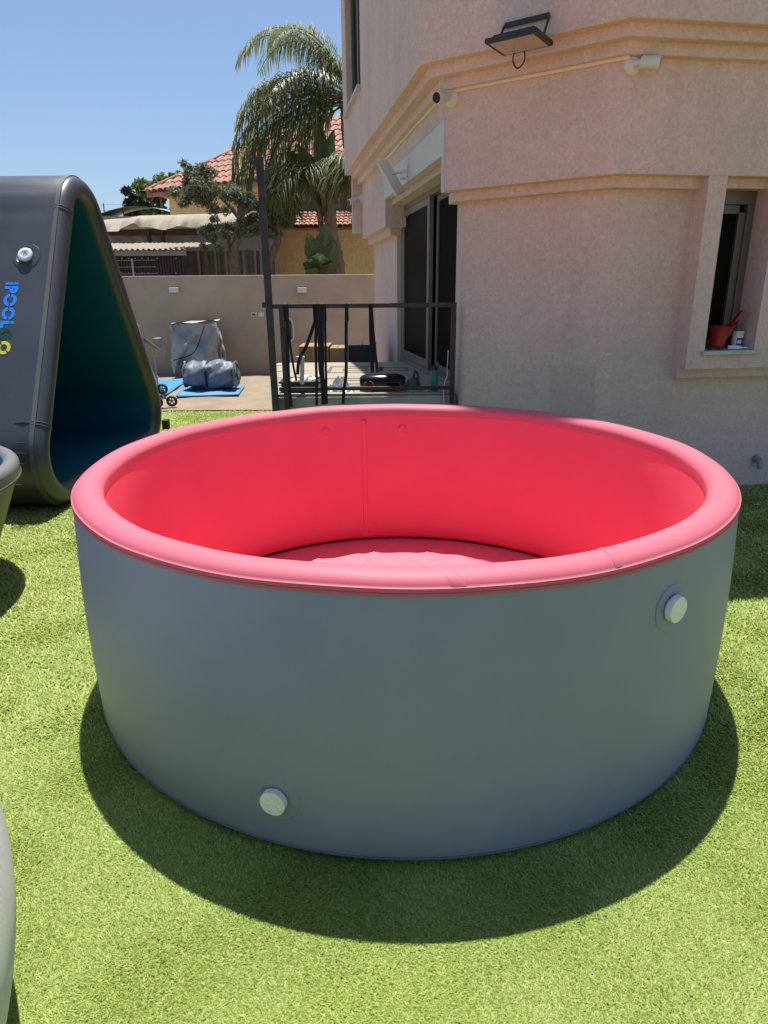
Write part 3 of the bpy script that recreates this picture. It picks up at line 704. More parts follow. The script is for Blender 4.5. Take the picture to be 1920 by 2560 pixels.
# --- far trees and the net fence against the sky
def far_tree(u, vb, vt, w, y, m, lab, n, size):
    b0, t0 = at_y(u, vb, y), at_y(u, vt, y); Hh = t0[2]; root = thing('far_tree', (b0[0], y, 0), lab, 'tree', 'trees on the skyline')
    build('trunk', MB().tube([(b0[0], y, -.1), (b0[0] + .2, y, Hh * .5), (b0[0], y, Hh * .85)], [.3, .2, .06], 6), M['bark'], root)
    W = w * y / F_PX * .5; C = []; Rr = []
    for _ in range(16):
        a = rng.random() * 6.28; q = rng.random() ** .5
        C.append((b0[0] + W * .75 * q * math.cos(a), y + W * .75 * q * math.sin(a), b0[2] + (Hh - b0[2]) * rng.uniform(-.1, .88))); s = W * rng.uniform(.22, .45); Rr.append((s, s, s * .8))
    leafy('crown', root, C, Rr, n, size, m, aspect=2.0, shell=.2)
far_tree(350, 535, 462, 75, 55, M['tree_dark'], 'dark round tree on the skyline, leftmost of the far trees', 5200, .40)
far_tree(405, 535, 440, 105, 50, M['tree_leaf'], 'light green airy tree on the skyline between dark tree and tiled roof', 5200, .36)
far_tree(452, 490, 420, 60, 46, M['tree_leaf'], 'small pale tree top showing beside the tiled roof corner', 1100, .30)
nf = thing('net_fence', (at_y(275, 530, 40)[0], 40, 0), 'thin poles with netting far off against the sky', 'net fence')
for u in (258, 306): q = at_y(u, 508, 40); build('pole', MB().tube([(q[0], 40, 0), (q[0], 40, q[2])], .035, 6), M['netm'], nf)
b = MB(); qa, qb = at_y(258, 512, 40), at_y(306, 508, 40)
for k in range(5): zz = qa[2] - k * .28; b.tube([(qa[0] - .9, 40, zz), (qb[0] + .2, 40, zz)], .008, 4)
build('net_cable', b, M['netm'], nf)
hl = MB().grid(lambda u, v: (-60 + 75 * u, 70 + 20 * v, (5.0 + 1.1 * math.sin(u * 19) + .7 * math.sin(u * 41 + 1)) * v - .5), 60, 4)
build('hill', hl, M['tree_dark'], smooth=60, kind='structure')
build('far_roof', MB().grid(lambda u, v: (at_y(230, 520, 38)[0] + 4.5 * u, 38 + v * 3, 5.2 + .45 * math.sin(math.pi * u) + .2 * v), 16, 3).box((at_y(230, 520, 38)[0], 38.2, 0), (at_y(230, 520, 38)[0] + 4.5, 40.5, 5.19)), M['fascia'], label='low curved grey roof of a far shed beyond the canopy', cat='shed')

# --- palms
def frond(parent, root_p, azim, length, lift, droop, m, n_leaf=60, leaf_len=.80, roll=0., hang=.75, name='frond'):
    """arching rachis with two rows of narrow drooping leaflets"""
    k = 16; pts = []; dirh = np.array([math.sin(azim), math.cos(azim), 0]); p = np.array(root_p, float); ang = lift
    for i in range(k + 1):
        pts.append(p.copy()); st = length / k; p = p + (dirh * math.cos(ang) + np.array([0, 0, 1]) * math.sin(ang)) * st; ang -= droop / k * (0.5 + 1.0 * i / k)
    V = []; F = []; S = []; A = []
    b = MB(); b.tube(pts, list(np.linspace(.022, .006, k + 1)), 5); V += b.v; A += [.75] * len(b.v)
    for f in b.f: F += list(f); S.append(len(f))
    side = np.cross(dirh, [0, 0, 1]); P = np.array(pts)
    for i in range(n_leaf):
        t = .12 + .88 * i / (n_leaf - 1); x = t * k; j = min(int(x), k - 1); q = P[j] + (P[j + 1] - P[j]) * (x - j); tg = P[j + 1] - P[j]; tg /= np.linalg.norm(tg)
        ll = leaf_len * (math.sin(math.pi * min(1, .18 + .8 * t)) ** .6) * rng.uniform(.8, 1.15)
        for sg in (-1, 1):
            d0 = side * sg * rng.uniform(.75, 1.1) + tg * rng.uniform(.3, .7) + np.array([0, 0, rng.uniform(-.2, .35)]); d0 /= np.linalg.norm(d0)
            w0 = np.cross(d0, [0, 0, 1.]); w0 /= np.linalg.norm(w0) + 1e-9; wd = rng.uniform(.006, .0115)
            o = len(V); c = q.copy(); d = d0.copy()
            for sidx in range(4):
                wk = wd * (1, 1.15, .8, .12)[sidx]
                V.append(tuple(c - w0 * wk)); V.append(tuple(c + w0 * wk)); 
                c = c + d * ll / 3; d = d + np.array([0, 0, -hang * rng.uniform(.7, 1.2)]); d /= np.linalg.norm(d)
            rv = float(np.clip(.5 + .24 * rng.normal(), 0, 1)); A += [rv] * 8
            for s_i in range(3): F += [o + 2 * s_i, o + 2 * s_i + 1, o + 2 * s_i + 3, o + 2 * s_i + 2]; S.append(4)
    return fast_mesh(name, V, F, S, m, parent, A)
def palm(trunk, r0, r1, fronds, lab, yellow, group='feathery palms behind the wall'):
    root = thing('palm_tree', (trunk[0][0], trunk[0][1], 0), lab, 'palm', group)
    n = 8 * (len(trunk) - 1) + 1; rs = np.linspace(r0, r1, n) * (1 + .10 * np.sin(np.arange(n) * 2.6))
    build('trunk', MB().tube(smooth_path(trunk, 8), list(rs), 10), M['palm_bark'], root, smooth=70)
    top = np.array(trunk[-1])
    b = MB()
    for i in range(12):
        a = i * 2.4; z = -.06 - .06 * i; d = np.array([math.sin(a), math.cos(a), 0])
        b.tube([top + d * r1 * .9 + [0, 0, z - .3], top + d * (r1 * 1.25) + [0, 0, z], top + d * (r1 * 1.6) + [0, 0, z + .18]], [.06, .045, .02], 5)
    build('leaf_bases', b, M['palm_bark'], root, smooth=60)
    for (az, L, lift, dr, hang) in fronds: frond(root, top + np.array([0, 0, rng.uniform(-.1, .1)]), az, L, lift, dr, M['palm_dry'] if rng.random() < yellow else M['palm_leaf'], hang=hang)
    return root
yp = 16.0
tr = [at_y(u, v, yp) for u, v in ((853, 700), (845, 660), (830, 590), (825, 540), (818, 490), (812, 455))]; tr[0][2] = .8
fr = []
for i in range(24):
    fr.append((i * 2.399 + rng.uniform(-.2, .2), rng.uniform(1.1, 1.75), rng.uniform(.1, 1.0), rng.uniform(1.9, 3.0), .8))
palm(tr, .15, .14, fr, 'short palm with ringed trunk and drooping yellowish fronds beside the ochre wall', .55)
# taller palm whose stem stands behind the house corner
tr2 = [at_y(u, v, 17.0) for u, v in ((968, 700), (952, 600), (925, 480), (897, 365), (873, 247))]; tr2[0][2] = .8
fr = []
for az, L, lift, dr in ((-1.57, 3.3, 1.18, 2.55), (-1.2, 3.0, 1.22, 2.5), (-1.95, 3.0, 1.15, 2.5), (-1.45, 2.5, 1.35, 2.3), (-2.4, 2.8, 1.1, 2.4), (-.7, 2.6, 1.1, 2.4),
                        (-1.6, 3.1, .48, 2.0), (-1.3, 3.0, .40, 1.9), (-1.9, 3.0, .52, 2.0), (-1.45, 2.8, .62, 2.2), (-2.3, 2.7, .45, 2.0), (-1.75, 3.2, .30, 1.8),
                        (-1.57, 3.9, .10, 2.1), (-1.8, 3.7, .0, 1.9), (-1.35, 3.7, .12, 2.1), (-1.65, 3.3, -.3, 1.5), (-1.45, 3.0, -.5, 1.2), (-2.0, 3.2, -.2, 1.7), (-1.7, 4.0, .14, 2.2), (-1.52, 3.9, -.05, 1.8), (-1.62, 3.6, -.12, 1.7), (-1.75, 3.7, -.2, 1.6), (-1.5, 3.4, -.35, 1.4), (-1.6, 2.8, -.6, 1.1), (-1.4, 3.3, -.15, 1.8),
                        (.3, 2.6, .8, 2.2), (1.2, 2.6, .8, 2.2), (2.0, 2.6, .6, 2.2), (2.8, 2.5, .7, 2.3)):
    fr.append((az, L * .98, lift, dr, 1.25))
palm(tr2, .15, .13, fr, 'tall palm with long weeping green fronds beside the house corner', .12)

# --- broad leaved plants (bird-of-paradise type)
def broad_leaf(parent, base, tip, width, fold=.25, bend=.25, twist=0., notch=0):
    base, tip = np.array(base, float), np.array(tip, float); ax = tip - base; L = np.linalg.norm(ax); ax /= L
    sd = np.cross(ax, [.0, 1, 0]); sd = sd / np.linalg.norm(sd); nn = np.cross(sd, ax)
    sd, nn = sd * math.cos(twist) + nn * math.sin(twist), nn * math.cos(twist) - sd * math.sin(twist)
    nu, nv = 17, 7; V = []; F = []; S = []; A = []
    for i in range(nu):
        t = i / (nu - 1); wv = width * (math.sin(math.pi * min(1, .06 + .94 * t) ** .8) ** .75)
        if notch and i % 5 == 3: wv *= .82
        c = base + ax * L * t + nn * (-bend * L * t * t)
        for j in range(nv):
            q = (j / (nv - 1) - .5); V.append(tuple(c + sd * q * wv + nn * (abs(q) * fold * wv + .012 * math.sin(i * 2.2 + j)))); A.append(float(np.clip(.45 + .35 * (abs(q) < .1) + .1 * rng.normal(), 0, 1)))
    for i in range(nu - 1):
        for j in range(nv - 1): F += [i * nv + j, (i + 1) * nv + j, (i + 1) * nv + j + 1, i * nv + j + 1]; S.append(4)
    return fast_mesh('leaf', V, F, S, M['banana'], parent, A)
def broad_plant(y, stem_uv, leaves, lab):
    s = at_y(*stem_uv, y); root = thing('broad_leaf_plant', (s[0], y, 0), lab, 'plant', 'broad leaved plants behind the wall')
    build('stem', MB().tube([(s[0], y, 0), (s[0], y, s[2])], [.07, .05], 7), M['bark'], root, smooth=60)
    for (u0, v0, u1, v1, w, dy, tw) in leaves:
        broad_leaf(root, at_y(u0, v0, y), at_y(u1, v1, y + dy), w, bend=.12, twist=tw, notch=1)
broad_plant(15.0, (805, 690), [(805, 690, 770, 580, .46, -.2, .1), (812, 690, 812, 560, .54, .1, -.2), (800, 690, 768, 640, .50, -.5, .4), (806, 695, 800, 625, .56, -.6, .1), (815, 690, 838, 600, .46, .1, -.4), (798, 690, 762, 668, .3, -.6, .5), (815, 695, 828, 650, .36, -.5, -.5)],
            'low broad leaved plant rising over the wall beside the palm trunk')
broad_plant(17.4, (800, 450), [(800, 455, 803, 300, .46, .1, .5), (800, 455, 715, 375, .44, -.3, .3), (795, 452, 700, 412, .42, -.6, .5), (795, 455, 745, 365, .4, .2, .1), (805, 455, 830, 330, .4, .4, -.4)],
            'tall broad leaved plant with dark paddle leaves before the tiled roof')

# ================================================================== YARD OBJECTS
# covered object against the wall
def cover_obj():
    yb = 12.55; c = [at_y(u, v, yb) for u, v in ((432, 908), (432, 812), (530, 800), (545, 900))]
    xa, xb = c[0][0], c[3][0] + .02; zt0 = c[1][2]
    root = thing('covered_equipment', ((xa + xb) / 2, yb + .3, 0), 'upright object draped in a wrinkled grey cover against the boundary wall', 'covered object')
    def fn(u, v):
        # u around (front + sides), v from top to hem
        t = u * 3; hem = .16 + .10 * math.sin(u * 17) + (.12 if u < .3 else 0)
        if t < 1: x, y = xa + .03, yb + .5 - .5 * t
        elif t < 2: x, y = xa + .03 + (xb - xa - .06) * (t - 1), yb
        else: x, y = xb - .03, yb + .5 * (t - 2)
        zt_ = zt0 + .05 * u - .01
        spread = .05 * v; cx = (xa + xb) / 2
        fold = .055 * math.sin(u * 29 + 5 * v) * (.25 + v) + .05 * math.sin(u * 13 - 8 * v) + .03 * math.sin(u * 47 + 11 * v)
        x = x + (spread if x > cx else -spread) + fold * .6; y = y - .06 * v - fold
        return (x, y, zt_ - (zt_ - hem) * v + .01 * math.sin(u * 40))
    b = MB().grid(fn, 64, 22)
    b.grid(lambda u, v: (xa + .02 + (xb - xa - .04) * u, yb + .5 * v, zt0 + .015 + .05 * u + .015 * math.sin(9 * u + 5 * v)), 14, 6)
    cv = build('cover', b, M['cover'], root, smooth=80)
    md = cv.modifiers.new('s', 'SUBSURF'); md.levels = 1; md.render_levels = 1
    build('frame', MB().box((xa + .1, yb + .1, 0), (xb - .1, yb + .45, zt0 - .05)), M['black_metal'], root)
    build('tie_cord', MB().tube(smooth_path([(xa + .05, yb - .1, .35), ((xa + xb) / 2, yb - .13, .48), (xb - .25, yb - .12, .78), (xb - .2, yb - .06, zt0 - .02)], 5), .008, 5), M['strap'], root)
cover_obj()

# stool / hand truck with cardboard on it
hy = 11.2
p = at_y(352, 930, hy); hx = p[0]
ht = thing('hand_truck', (hx, hy, 0), 'bent steel hand truck standing by the wall behind the grey tunnel', 'hand truck')
zh = at_y(365, 806, hy)[2]
b = MB()
for dy_ in (0,): b.tube(smooth_path([(hx - .25, hy + dy_, .05), (hx - .25, hy + dy_, zh - .12), (hx - .1, hy + dy_, zh), (hx + .06, hy + dy_, zh - .08), (hx + .1, hy + dy_, zh - .45)], 5), .022, 7)
build('tube_frame', b, M['chrome'], ht, smooth=60)
b = MB()
for dx_ in (.12, .27): b.tube([(hx + dx_, hy - .05, .02), (hx + dx_ - .02, hy - .02, .62)], .014, 6)
b.tube([(hx + .1, hy - .05, .22), (hx + .29, hy - .05, .22)], .012, 6)
build('leg', b, M['chrome'], ht, smooth=60)
q = at_y(395, 905, hy)
build('control_box', MB().box((at_y(385, 850, hy + .2)[0], hy + .15, at_y(385, 870, hy + .2)[2]), (at_y(400, 850, hy + .2)[0], hy + .3, at_y(385, 845, hy + .2)[2])), M['grey_metal'], ht, bevel=.01)
c = [at_y(u, v, hy - .12) for u, v in ((366, 878), (412, 871), (412, 893), (385, 893))]
cb = thing('cardboard_tray', c[0], 'torn pale cardboard tray resting on the hand truck', 'cardboard')
c2 = [a + np.array([0, .3, .03]) for a in c]
build('front_flap', MB().add(c + [a + np.array([0, .008, 0]) for a in c], [(0, 3, 2, 1), (4, 5, 6, 7), (0, 1, 5, 4), (1, 2, 6, 5), (2, 3, 7, 6), (3, 0, 4, 7)]), M['card_pale'], cb)
l0, l1, l2, l3 = [at_y(u, v, hy + .02) for u, v in ((357, 842), (395, 870), (392, 874), (357, 852))]
build('side_flap', MB().add([l0, l1, l2, l3] + [a + np.array([0, .01, 0]) for a in (l0, l1, l2, l3)], [(0, 3, 2, 1), (4, 5, 6, 7), (0, 1, 5, 4), (1, 2, 6, 5), (2, 3, 7, 6), (3, 0, 4, 7)]), M['card'], cb)

# blue mats and the folded bundle
def foam(name, px, lab, m, t=.018, z=.03):
    P = [on_z(u, v, z) for u, v in px]
    b = MB().grid(lambda u, v: (P[0] * (1 - u) * (1 - v) + P[1] * u * (1 - v) + P[2] * u * v + P[3] * (1 - u) * v) + np.array([0, 0, .012 * math.sin(11 * u + 4 * v) * math.sin(7 * v)]), 14, 10)
    o = build(name, b, m, smooth=80, label=lab, cat='mat', group='blue foam mats in the yard'); md = o.modifiers.new('t', 'SOLIDIFY'); md.thickness = t; md.offset = 1
foam('foam_mat', ((330, 1000), (415, 988), (478, 946), (350, 955)), 'crumpled bright blue mat behind the grey tunnel', M['blue_mat'])
foam('foam_mat', ((440, 993), (596, 988), (612, 966), (462, 962)), 'flat blue mat under the folded grey bundle', M['blue_pale'])
bc = on_z(527, 975, .05); by0 = bc[1] + .12
bw = (at_y(590, 940, by0)[0] - at_y(465, 940, by0)[0]) / 2; bh = at_y(527, 906, by0)[2]
bn = thing('folded_bundle', (bc[0], by0, .045), 'rolled bundle of shiny grey sheeting tied with black strap on the blue mat', 'bundle')
def roll(u, v):
    a = 2 * math.pi * v; s = (u - .5) * 2
    r = bh * .48 * (1 - .25 * abs(s) ** 5); wob = 1 + .05 * math.sin(a * 3 + u * 9) + .03 * math.sin(a * 7 + 13 * u) + .035 * math.sin(u * 24 + 2 * math.sin(a)) + .09 * noise.noise((u * 7, 1.7 * math.cos(a), 1.7 * math.sin(a))) + .03 * noise.noise((u * 19, 5 * math.cos(a), 5 * math.sin(a))) - .03 * math.exp(-((u - .47) / .03) ** 2)
    return (bc[0] + s * bw * (1 + .02 * math.sin(a * 5)), by0 - math.cos(a) * r * 1.15 * wob, .05 + bh * .475 - math.sin(a) * r * wob * .98)
b = MB().grid(roll, 80, 64); bo = build('sheeting', b, M['bundle'], bn, smooth=80)
for sg in (-1, 1):
    b = MB()
    for k in range(7):
        rr_ = bh * (.44 - .058 * k); P = [(bc[0] + sg * (bw * .985 + .012 * math.sin(k * 2.1)), by0 - math.cos(a) * rr_ * 1.1, .05 + bh * .475 - math.sin(a) * rr_ * .95 * (1 + .06 * math.sin(3 * a + k))) for a in np.linspace(0, 2 * math.pi, 26)]
        b.tube(P, .016, 5, cap=False)
    b.v = [tuple(np.array(q_) + np.array(noise.noise_vector(Vector(q_) * 9)) * .03) for q_ in b.v]
    build('rolled_end', b, M['bundle'], bn, smooth=60)
for sx_, sc_ in ((1, .62), (-1, .5)):
    b = MB().grid(lambda u, v: (bc[0] + sx_ * (bw * (.90 + .2 * u) + .02 * math.sin(9 * v)), by0 + .08 - .12 * v + .02 * math.sin(12 * u), .05 + bh * (sc_ + .22 * math.sin(3.1 * v) - .35 * u * u) + .01 * math.sin(17 * v + 5 * u)), 8, 14)
    build('teal_fold', b, M['bundle_teal'], bn, smooth=80)
build('strap', MB().ribbon([(bc[0] - .03, by0 - math.cos(a) * bh * .50 * 1.08, .05 + bh * .475 - math.sin(a) * bh * .49 * .96) for a in np.linspace(0, 2 * math.pi, 33)], .035, .006), M['strap'], bn)

# stair-climbing trolley wheels peeking from behind the tunnel
tw = on_z(420, 1022); ty = tw[1]
trl = thing('stair_trolley', (tw[0], ty, 0), 'stair climbing trolley with black spoked wheels behind the grey tunnel', 'trolley')
def wheel(parent, c, r):
    b = MB().lathe([(r - .03, -.018), (r - .008, -.022), (r, -.012), (r, .012), (r - .008, .022), (r - .03, .018)], c, 20, ax=((1, 0, 0), (0, 0, 1), (0, -1, 0)), closed=True)
    w_ = build('wheel', b, M['rubber'], parent, smooth=50)
    h = MB().lathe([(.0, -.02), (.018, -.02), (.018, .02), (0, .02)], c, 10, ax=((1, 0, 0), (0, 0, 1), (0, -1, 0)))
    for k in range(5):
        a = k * 2 * math.pi / 5 + .3; h.tube([c, np.array(c) + np.array([math.cos(a), 0, math.sin(a)]) * (r - .02)], .008, 5)
    build('hub', h, M['grey_metal'], w_)
hub = np.array([tw[0] - .04, ty, .155])
for a in (-.45, 1.65, 3.75): wheel(trl, tuple(hub + .115 * np.array([math.cos(a), 0, math.sin(a)])), .075)
b = MB()
for a in (-.45, 1.65, 3.75): b.tube([hub, hub + .115 * np.array([math.cos(a), 0, math.sin(a)])], .014, 6)
b.tube([hub, hub + np.array([-.35, .15, .9])], .015, 6)
build('bracket', b, M['chrome'], trl, smooth=60)
# loose stones by the wall foot
for k, (u, v, s) in enumerate(((632, 928, .10), (650, 926, .09), (610, 931, .06))):
    q = on_z(u, v); b = MB().lathe([(0, 0), (s, .01), (s * .9, s * .6), (s * .4, s * .95), (0, s)], q, 9); 
    b.v = [tuple(np.array(x) + rng.normal(size=3) * s * .12) for x in b.v]
    build('stone', b, M['stone'], smooth=80, label=('larger pale stone at the wall foot, middle of three', 'pale stone at the wall foot nearest the black post', 'smallest pale stone at the wall foot, nearest the blue bundle')[k], cat='stone', group='stones at the wall foot')
# dark block on the turf by the tunnel
q = on_z(416, 1072); build('anchor_block', MB().box((q[0] - .035, q[1] - .05, 0), (q[0] + .035, q[1] + .05, .11)), M['rubber'], bevel=.01, label='small dark block on the turf at the tunnel far corner', cat='block')

# boxes behind the terrace
def carton(u0, u1, vt, y, depth, m, lab, name='cardboard_box', base_z=0.0, top=None):
    x0, x1 = at_y(u0, vt, y)[0], at_y(u1, vt, y)[0]; z1 = at_y(u0, vt, y)[2]
    r = thing(name, ((x0 + x1) / 2, y + depth / 2, base_z), lab, 'box')
    build('body', MB().box((x0, y, base_z), (x1, y + depth, z1)), m, r, bevel=.006)
    xm = (x0 + x1) / 2
    for a, c_ in ((x0, xm - .004), (xm + .004, x1)):
        build('flap', MB().box((a, y, z1 + .001), (c_, y + depth, z1 + .008)), top or m, r)
    return r, x0, x1, z1
r, x0, x1, z1 = carton(746, 822, 868, 8.75, .6, M['card'], 'brown cardboard carton behind the terrace edge')
build('tape', MB().box((x0 + (x1 - x0) * .45, 8.745, z1 - .25), (x0 + (x1 - x0) * .55, 8.749, z1)), M['card_pale'], r)
carton(824, 861, 872, 8.70, .5, M['card'], 'narrow brown carton between the larger carton and the black box')
r, x0, x1, z1 = carton(870, 940, 863, 8.8, .55, M['black_card'], 'black box with teal ring print and silver film on top', name='black_box', top=M['foil'])
b = MB().lathe([(.035, 0), (.048, 0), (.048, .003), (.035, .003)], (x0 + .07, 8.798, z1 - .28), 20, ax=((1, 0, 0), (0, 0, 1), (0, -1, 0)), closed=True)
b.box((x0 + .15, 8.794, z1 - .31), (x0 + .165, 8.798, z1 - .27)); b.box((x0 + .19, 8.794, z1 - .31), (x0 + .205, 8.798, z1 - .25))
build('print', b, M['teal_print'], r)

# ================================================================== BLACK STEEL RAILING AND POST
RY = 5.74
rail = thing('steel_railing', (-.15, RY, 0), 'black square tube railing frame at the terrace front edge', 'railing')
zt_, zl_ = at_y(900, 764, RY)[2], at_y(900, 971, RY)[2]
def sq(mb_, a, c_, h): 
    a, c_ = np.array(a, float), np.array(c_, float); d = c_ - a; L = np.linalg.norm(d); d /= L
    s1 = np.array([1., 0, 0]) if abs(d[2]) > .7 else np.array([0, 0, 1.]); s2 = np.array([0, 1., 0])
    return mb_.obox((a + c_) / 2, d * L / 2, s1 * h, s2 * h)
xl, xr = at_y(708, 850, RY)[0], at_y(1133, 850, RY)[0]
xp0 = at_y(650, 401, RY)[0]
build('top_rail', sq(MB(), (xp0 + .03, RY, zt_), (xr - .021, RY, zt_), .018), M['black_metal'], rail, bevel=.003)
build('lower_rail', sq(MB(), (xp0 + .05, RY, zl_), (xr - .021, RY, zl_), .015), M['black_metal'], rail, bevel=.003)
build('upright', sq(MB(), (xl + .01, RY + .002, .0), (xl, RY + .002, zt_ - .019), .021), M['black_metal'], rail, bevel=.003)
build('upright', sq(MB(), (xr, RY, .0), (xr, RY, zt_ + .018), .02), M['black_metal'], rail, bevel=.003)
pt, pb = at_y(649, 392, RY), at_y(690, 1030, RY)
pole = thing('steel_post', (pb[0], RY, 0), 'tall black square steel post with open top beside the terrace', 'post')
d = (pt - pb); b0 = pb - d * (pb[2] / d[2])
mb = MB(); sq(mb, b0, pt, .026); build('tube', mb, M['black_metal'], pole, bevel=.003)
build('open_end', MB().box((pt[0] - .018, RY - .018, pt[2] - .0), (pt[0] + .018, RY + .018, pt[2] + .002)), M['rubber'], pole)
build('collar', MB().box((at_y(668, 755, RY)[0] - .038, RY - .034, zt_ - .01), (at_y(668, 755, RY)[0] + .036, RY + .034, zt_ + .035)), M['black_metal'], pole, bevel=.003)

# straps hanging over the top rail
SG = 'black webbing straps hanging on the railing'
def strap(px, w, lab, yo=-.026, side=(1, 0.25, 0)):
    P = [at_y(u, v, RY + yo + .004 * (i % 2)) for i, (u, v) in enumerate(px)]
    top = P[0]; over = [np.array([top[0], RY + .03, zt_ - .12]), np.array([top[0], RY + .026, zt_ + .018]), np.array([top[0], RY, zt_ + .023]), np.array([top[0], RY + yo, zt_ + .016])]
    P = over + smooth_path(P[1:], 5) if len(P) > 2 else over + [P[1]]
    build('strap', MB().ribbon(P, w, .004, side), M['strap'], label=lab, cat='strap', group=SG)
c3 = lambda x, y: (660 + x / 3.19, 700 + y / 3.19)
strap([c3(165, 205), c3(185, 330), c3(190, 600), c3(200, 830), c3(218, 1010)], .026, 'leftmost strap falling straight beside the railing upright')
strap([c3(178, 205), c3(186, 340), c3(212, 540), c3(235, 690), c3(258, 800)], .018, 'thin strap slanting from the left end of the rail into the green crate', yo=-.032)
strap([c3(402, 205), c3(408, 330), c3(340, 520), c3(280, 640), c3(268, 755)], .028, 'strap sweeping left from the rail down into the green crate')
strap([c3(412, 205), c3(425, 300), c3(412, 480), c3(418, 750), c3(420, 1000)], .022, 'strap hanging straight just left of the thick bunch', yo=-.03)
strap([c3(455, 205), c3(458, 400), c3(462, 700), c3(470, 850), c3(476, 992)], .038, 'thick bunch of straps in the middle of the railing', yo=-.036)
strap([c3(440, 205), c3(425, 330), c3(445, 480), c3(452, 720), c3(485, 860), c3(490, 990)], .035, 'twisted strap crossing over the thick bunch', yo=-.045)
strap([c3(482, 205), c3(488, 400), c3(492, 640), c3(496, 800), c3(500, 985)], .020, 'narrow strap hanging right of the thick bunch', yo=-.03)
strap([c3(658, 200), c3(655, 450), c3(655, 740), c3(640, 860), c3(630, 990)], .026, 'single strap hanging mid rail left of the black speaker')
strap([c3(850, 200), c3(852, 420), c3(860, 600), c3(864, 735)], .030, 'strap with buckle hanging above the black speaker')
strap([c3(855, 205), c3(870, 400), c3(888, 580), c3(906, 738)], .022, 'strap slanting right from the rail onto the black speaker', yo=-.034)

# things on the terrace edge
T = lambda x, y, yy: at_y(*c3(x, y), yy)
# green crate
cy0 = 5.90; a, c_ = T(135, 955, cy0), T(447, 955, cy0); zc = T(200, 810, cy0)[2]
cr_ = thing('storage_crate', ((a[0] + c_[0]) / 2, cy0 + .16, TZ), 'dark green plastic crate full of clutter on the terrace edge', 'crate')
b = MB().box((a[0] + .02, cy0, TZ + .001), (c_[0] - .02, cy0 + .012, zc - .02)); b.box((a[0] + .02, cy0 + .31, TZ + .001), (c_[0] - .02, cy0 + .322, zc - .02))
b.box((a[0] + .008, cy0 + .0005, TZ + .002), (a[0] + .0195, cy0 + .321, zc - .02)); b.box((c_[0] - .0195, cy0 + .0005, TZ + .002), (c_[0] - .008, cy0 + .321, zc - .02)); b.box((a[0] + .021, cy0 + .013, TZ + .003), (c_[0] - .021, cy0 + .309, TZ + .012))
build('body', b, M['green_box'], cr_, bevel=.004)
b = MB().box((a[0] - .012, cy0 - .012, zc - .019), (c_[0] + .012, cy0 + .018, zc)); b.box((a[0] - .012, cy0 + .305, zc - .019), (c_[0] + .012, cy0 + .335, zc)); b.box((a[0] - .012, cy0 + .0185, zc - .018), (a[0] + .018, cy0 + .3045, zc - .001)); b.box((c_[0] - .018, cy0 + .0185, zc - .018), (c_[0] + .012, cy0 + .3045, zc - .001))
build('rim', b, M['green_box'], cr_, bevel=.004)
tk = thing('packed_film', ((a[0] + c_[0]) / 2, cy0 + .16, zc - .06), 'heap of crinkled silver film and bags in the green crate', 'packaging')
for k in range(7):
    q = np.array([a[0] + .06 + (c_[0] - a[0] - .12) * rng.random(), cy0 + .06 + .2 * rng.random(), zc - .02]); s = rng.uniform(.03, .06)
    b = MB().lathe([(0, -s), (s, -s * .3), (s * .9, s * .4), (s * .3, s * .8), (0, s * .8)], q, 8); b.v = [tuple(np.array(x) + rng.normal(size=3) * s * .2) for x in b.v]
    build('crumpled_bag', b, (M['foil'], M['white_plastic'], M['trim_cream'], M['foil'])[k % 4], tk)
p0, p1 = T(305, 830, cy0 - .02), T(305, 620, cy0 - .02)
pp = thing('white_pole', (p0[0], cy0 - .02, p0[2]), 'short white plastic pole standing up from the green crate', 'pole')
build('pole_tube', MB().tube([p0, p1], .018, 10), M['white_plastic'], pp, smooth=50); build('pole_handle', MB().box((p1[0] - .055, cy0 - .035, p1[2] - .012), (p1[0] + .02, cy0 - .003, p1[2] + .012)), M['white_plastic'], pp, bevel=.005)
# crumpled clear bag with cables
q0 = T(610, 905, 5.98); fb = thing('clear_bag', (q0[0], 5.98, TZ), 'crumpled clear plastic bag between green crate and black speaker', 'bag')
b = MB().grid(lambda u, v: (q0[0] + .16 * (u - .5) * 1.5 + .008 * math.sin(40 * v + 9 * u), 5.92 + .14 * v + .006 * math.sin(33 * u), TZ + .005 + .085 * math.sin(math.pi * u) * math.sin(math.pi * v) * (1 + .35 * math.sin(23 * u + 11 * v) + .3 * math.sin(19 * v - 31 * u))), 26, 20)
build('film', b, M['foil'], fb)
b = MB().box((q0[0] - .21, 5.9, TZ), (q0[0] - .15, 5.95, TZ + .035)); build('carton_end', b, M['card_pale'], fb)
cbm = MB().tube(smooth_path([T(500, 930, 5.88), T(600, 945, 5.86), T(700, 935, 5.86), T(760, 915, 5.9), T(700, 890, 5.95), T(640, 920, 5.9)], 6), .007, 6)
build('cable', cbm, M['black_plastic'], label='black cable coil lying on the terrace edge left of the speaker', cat='cable')
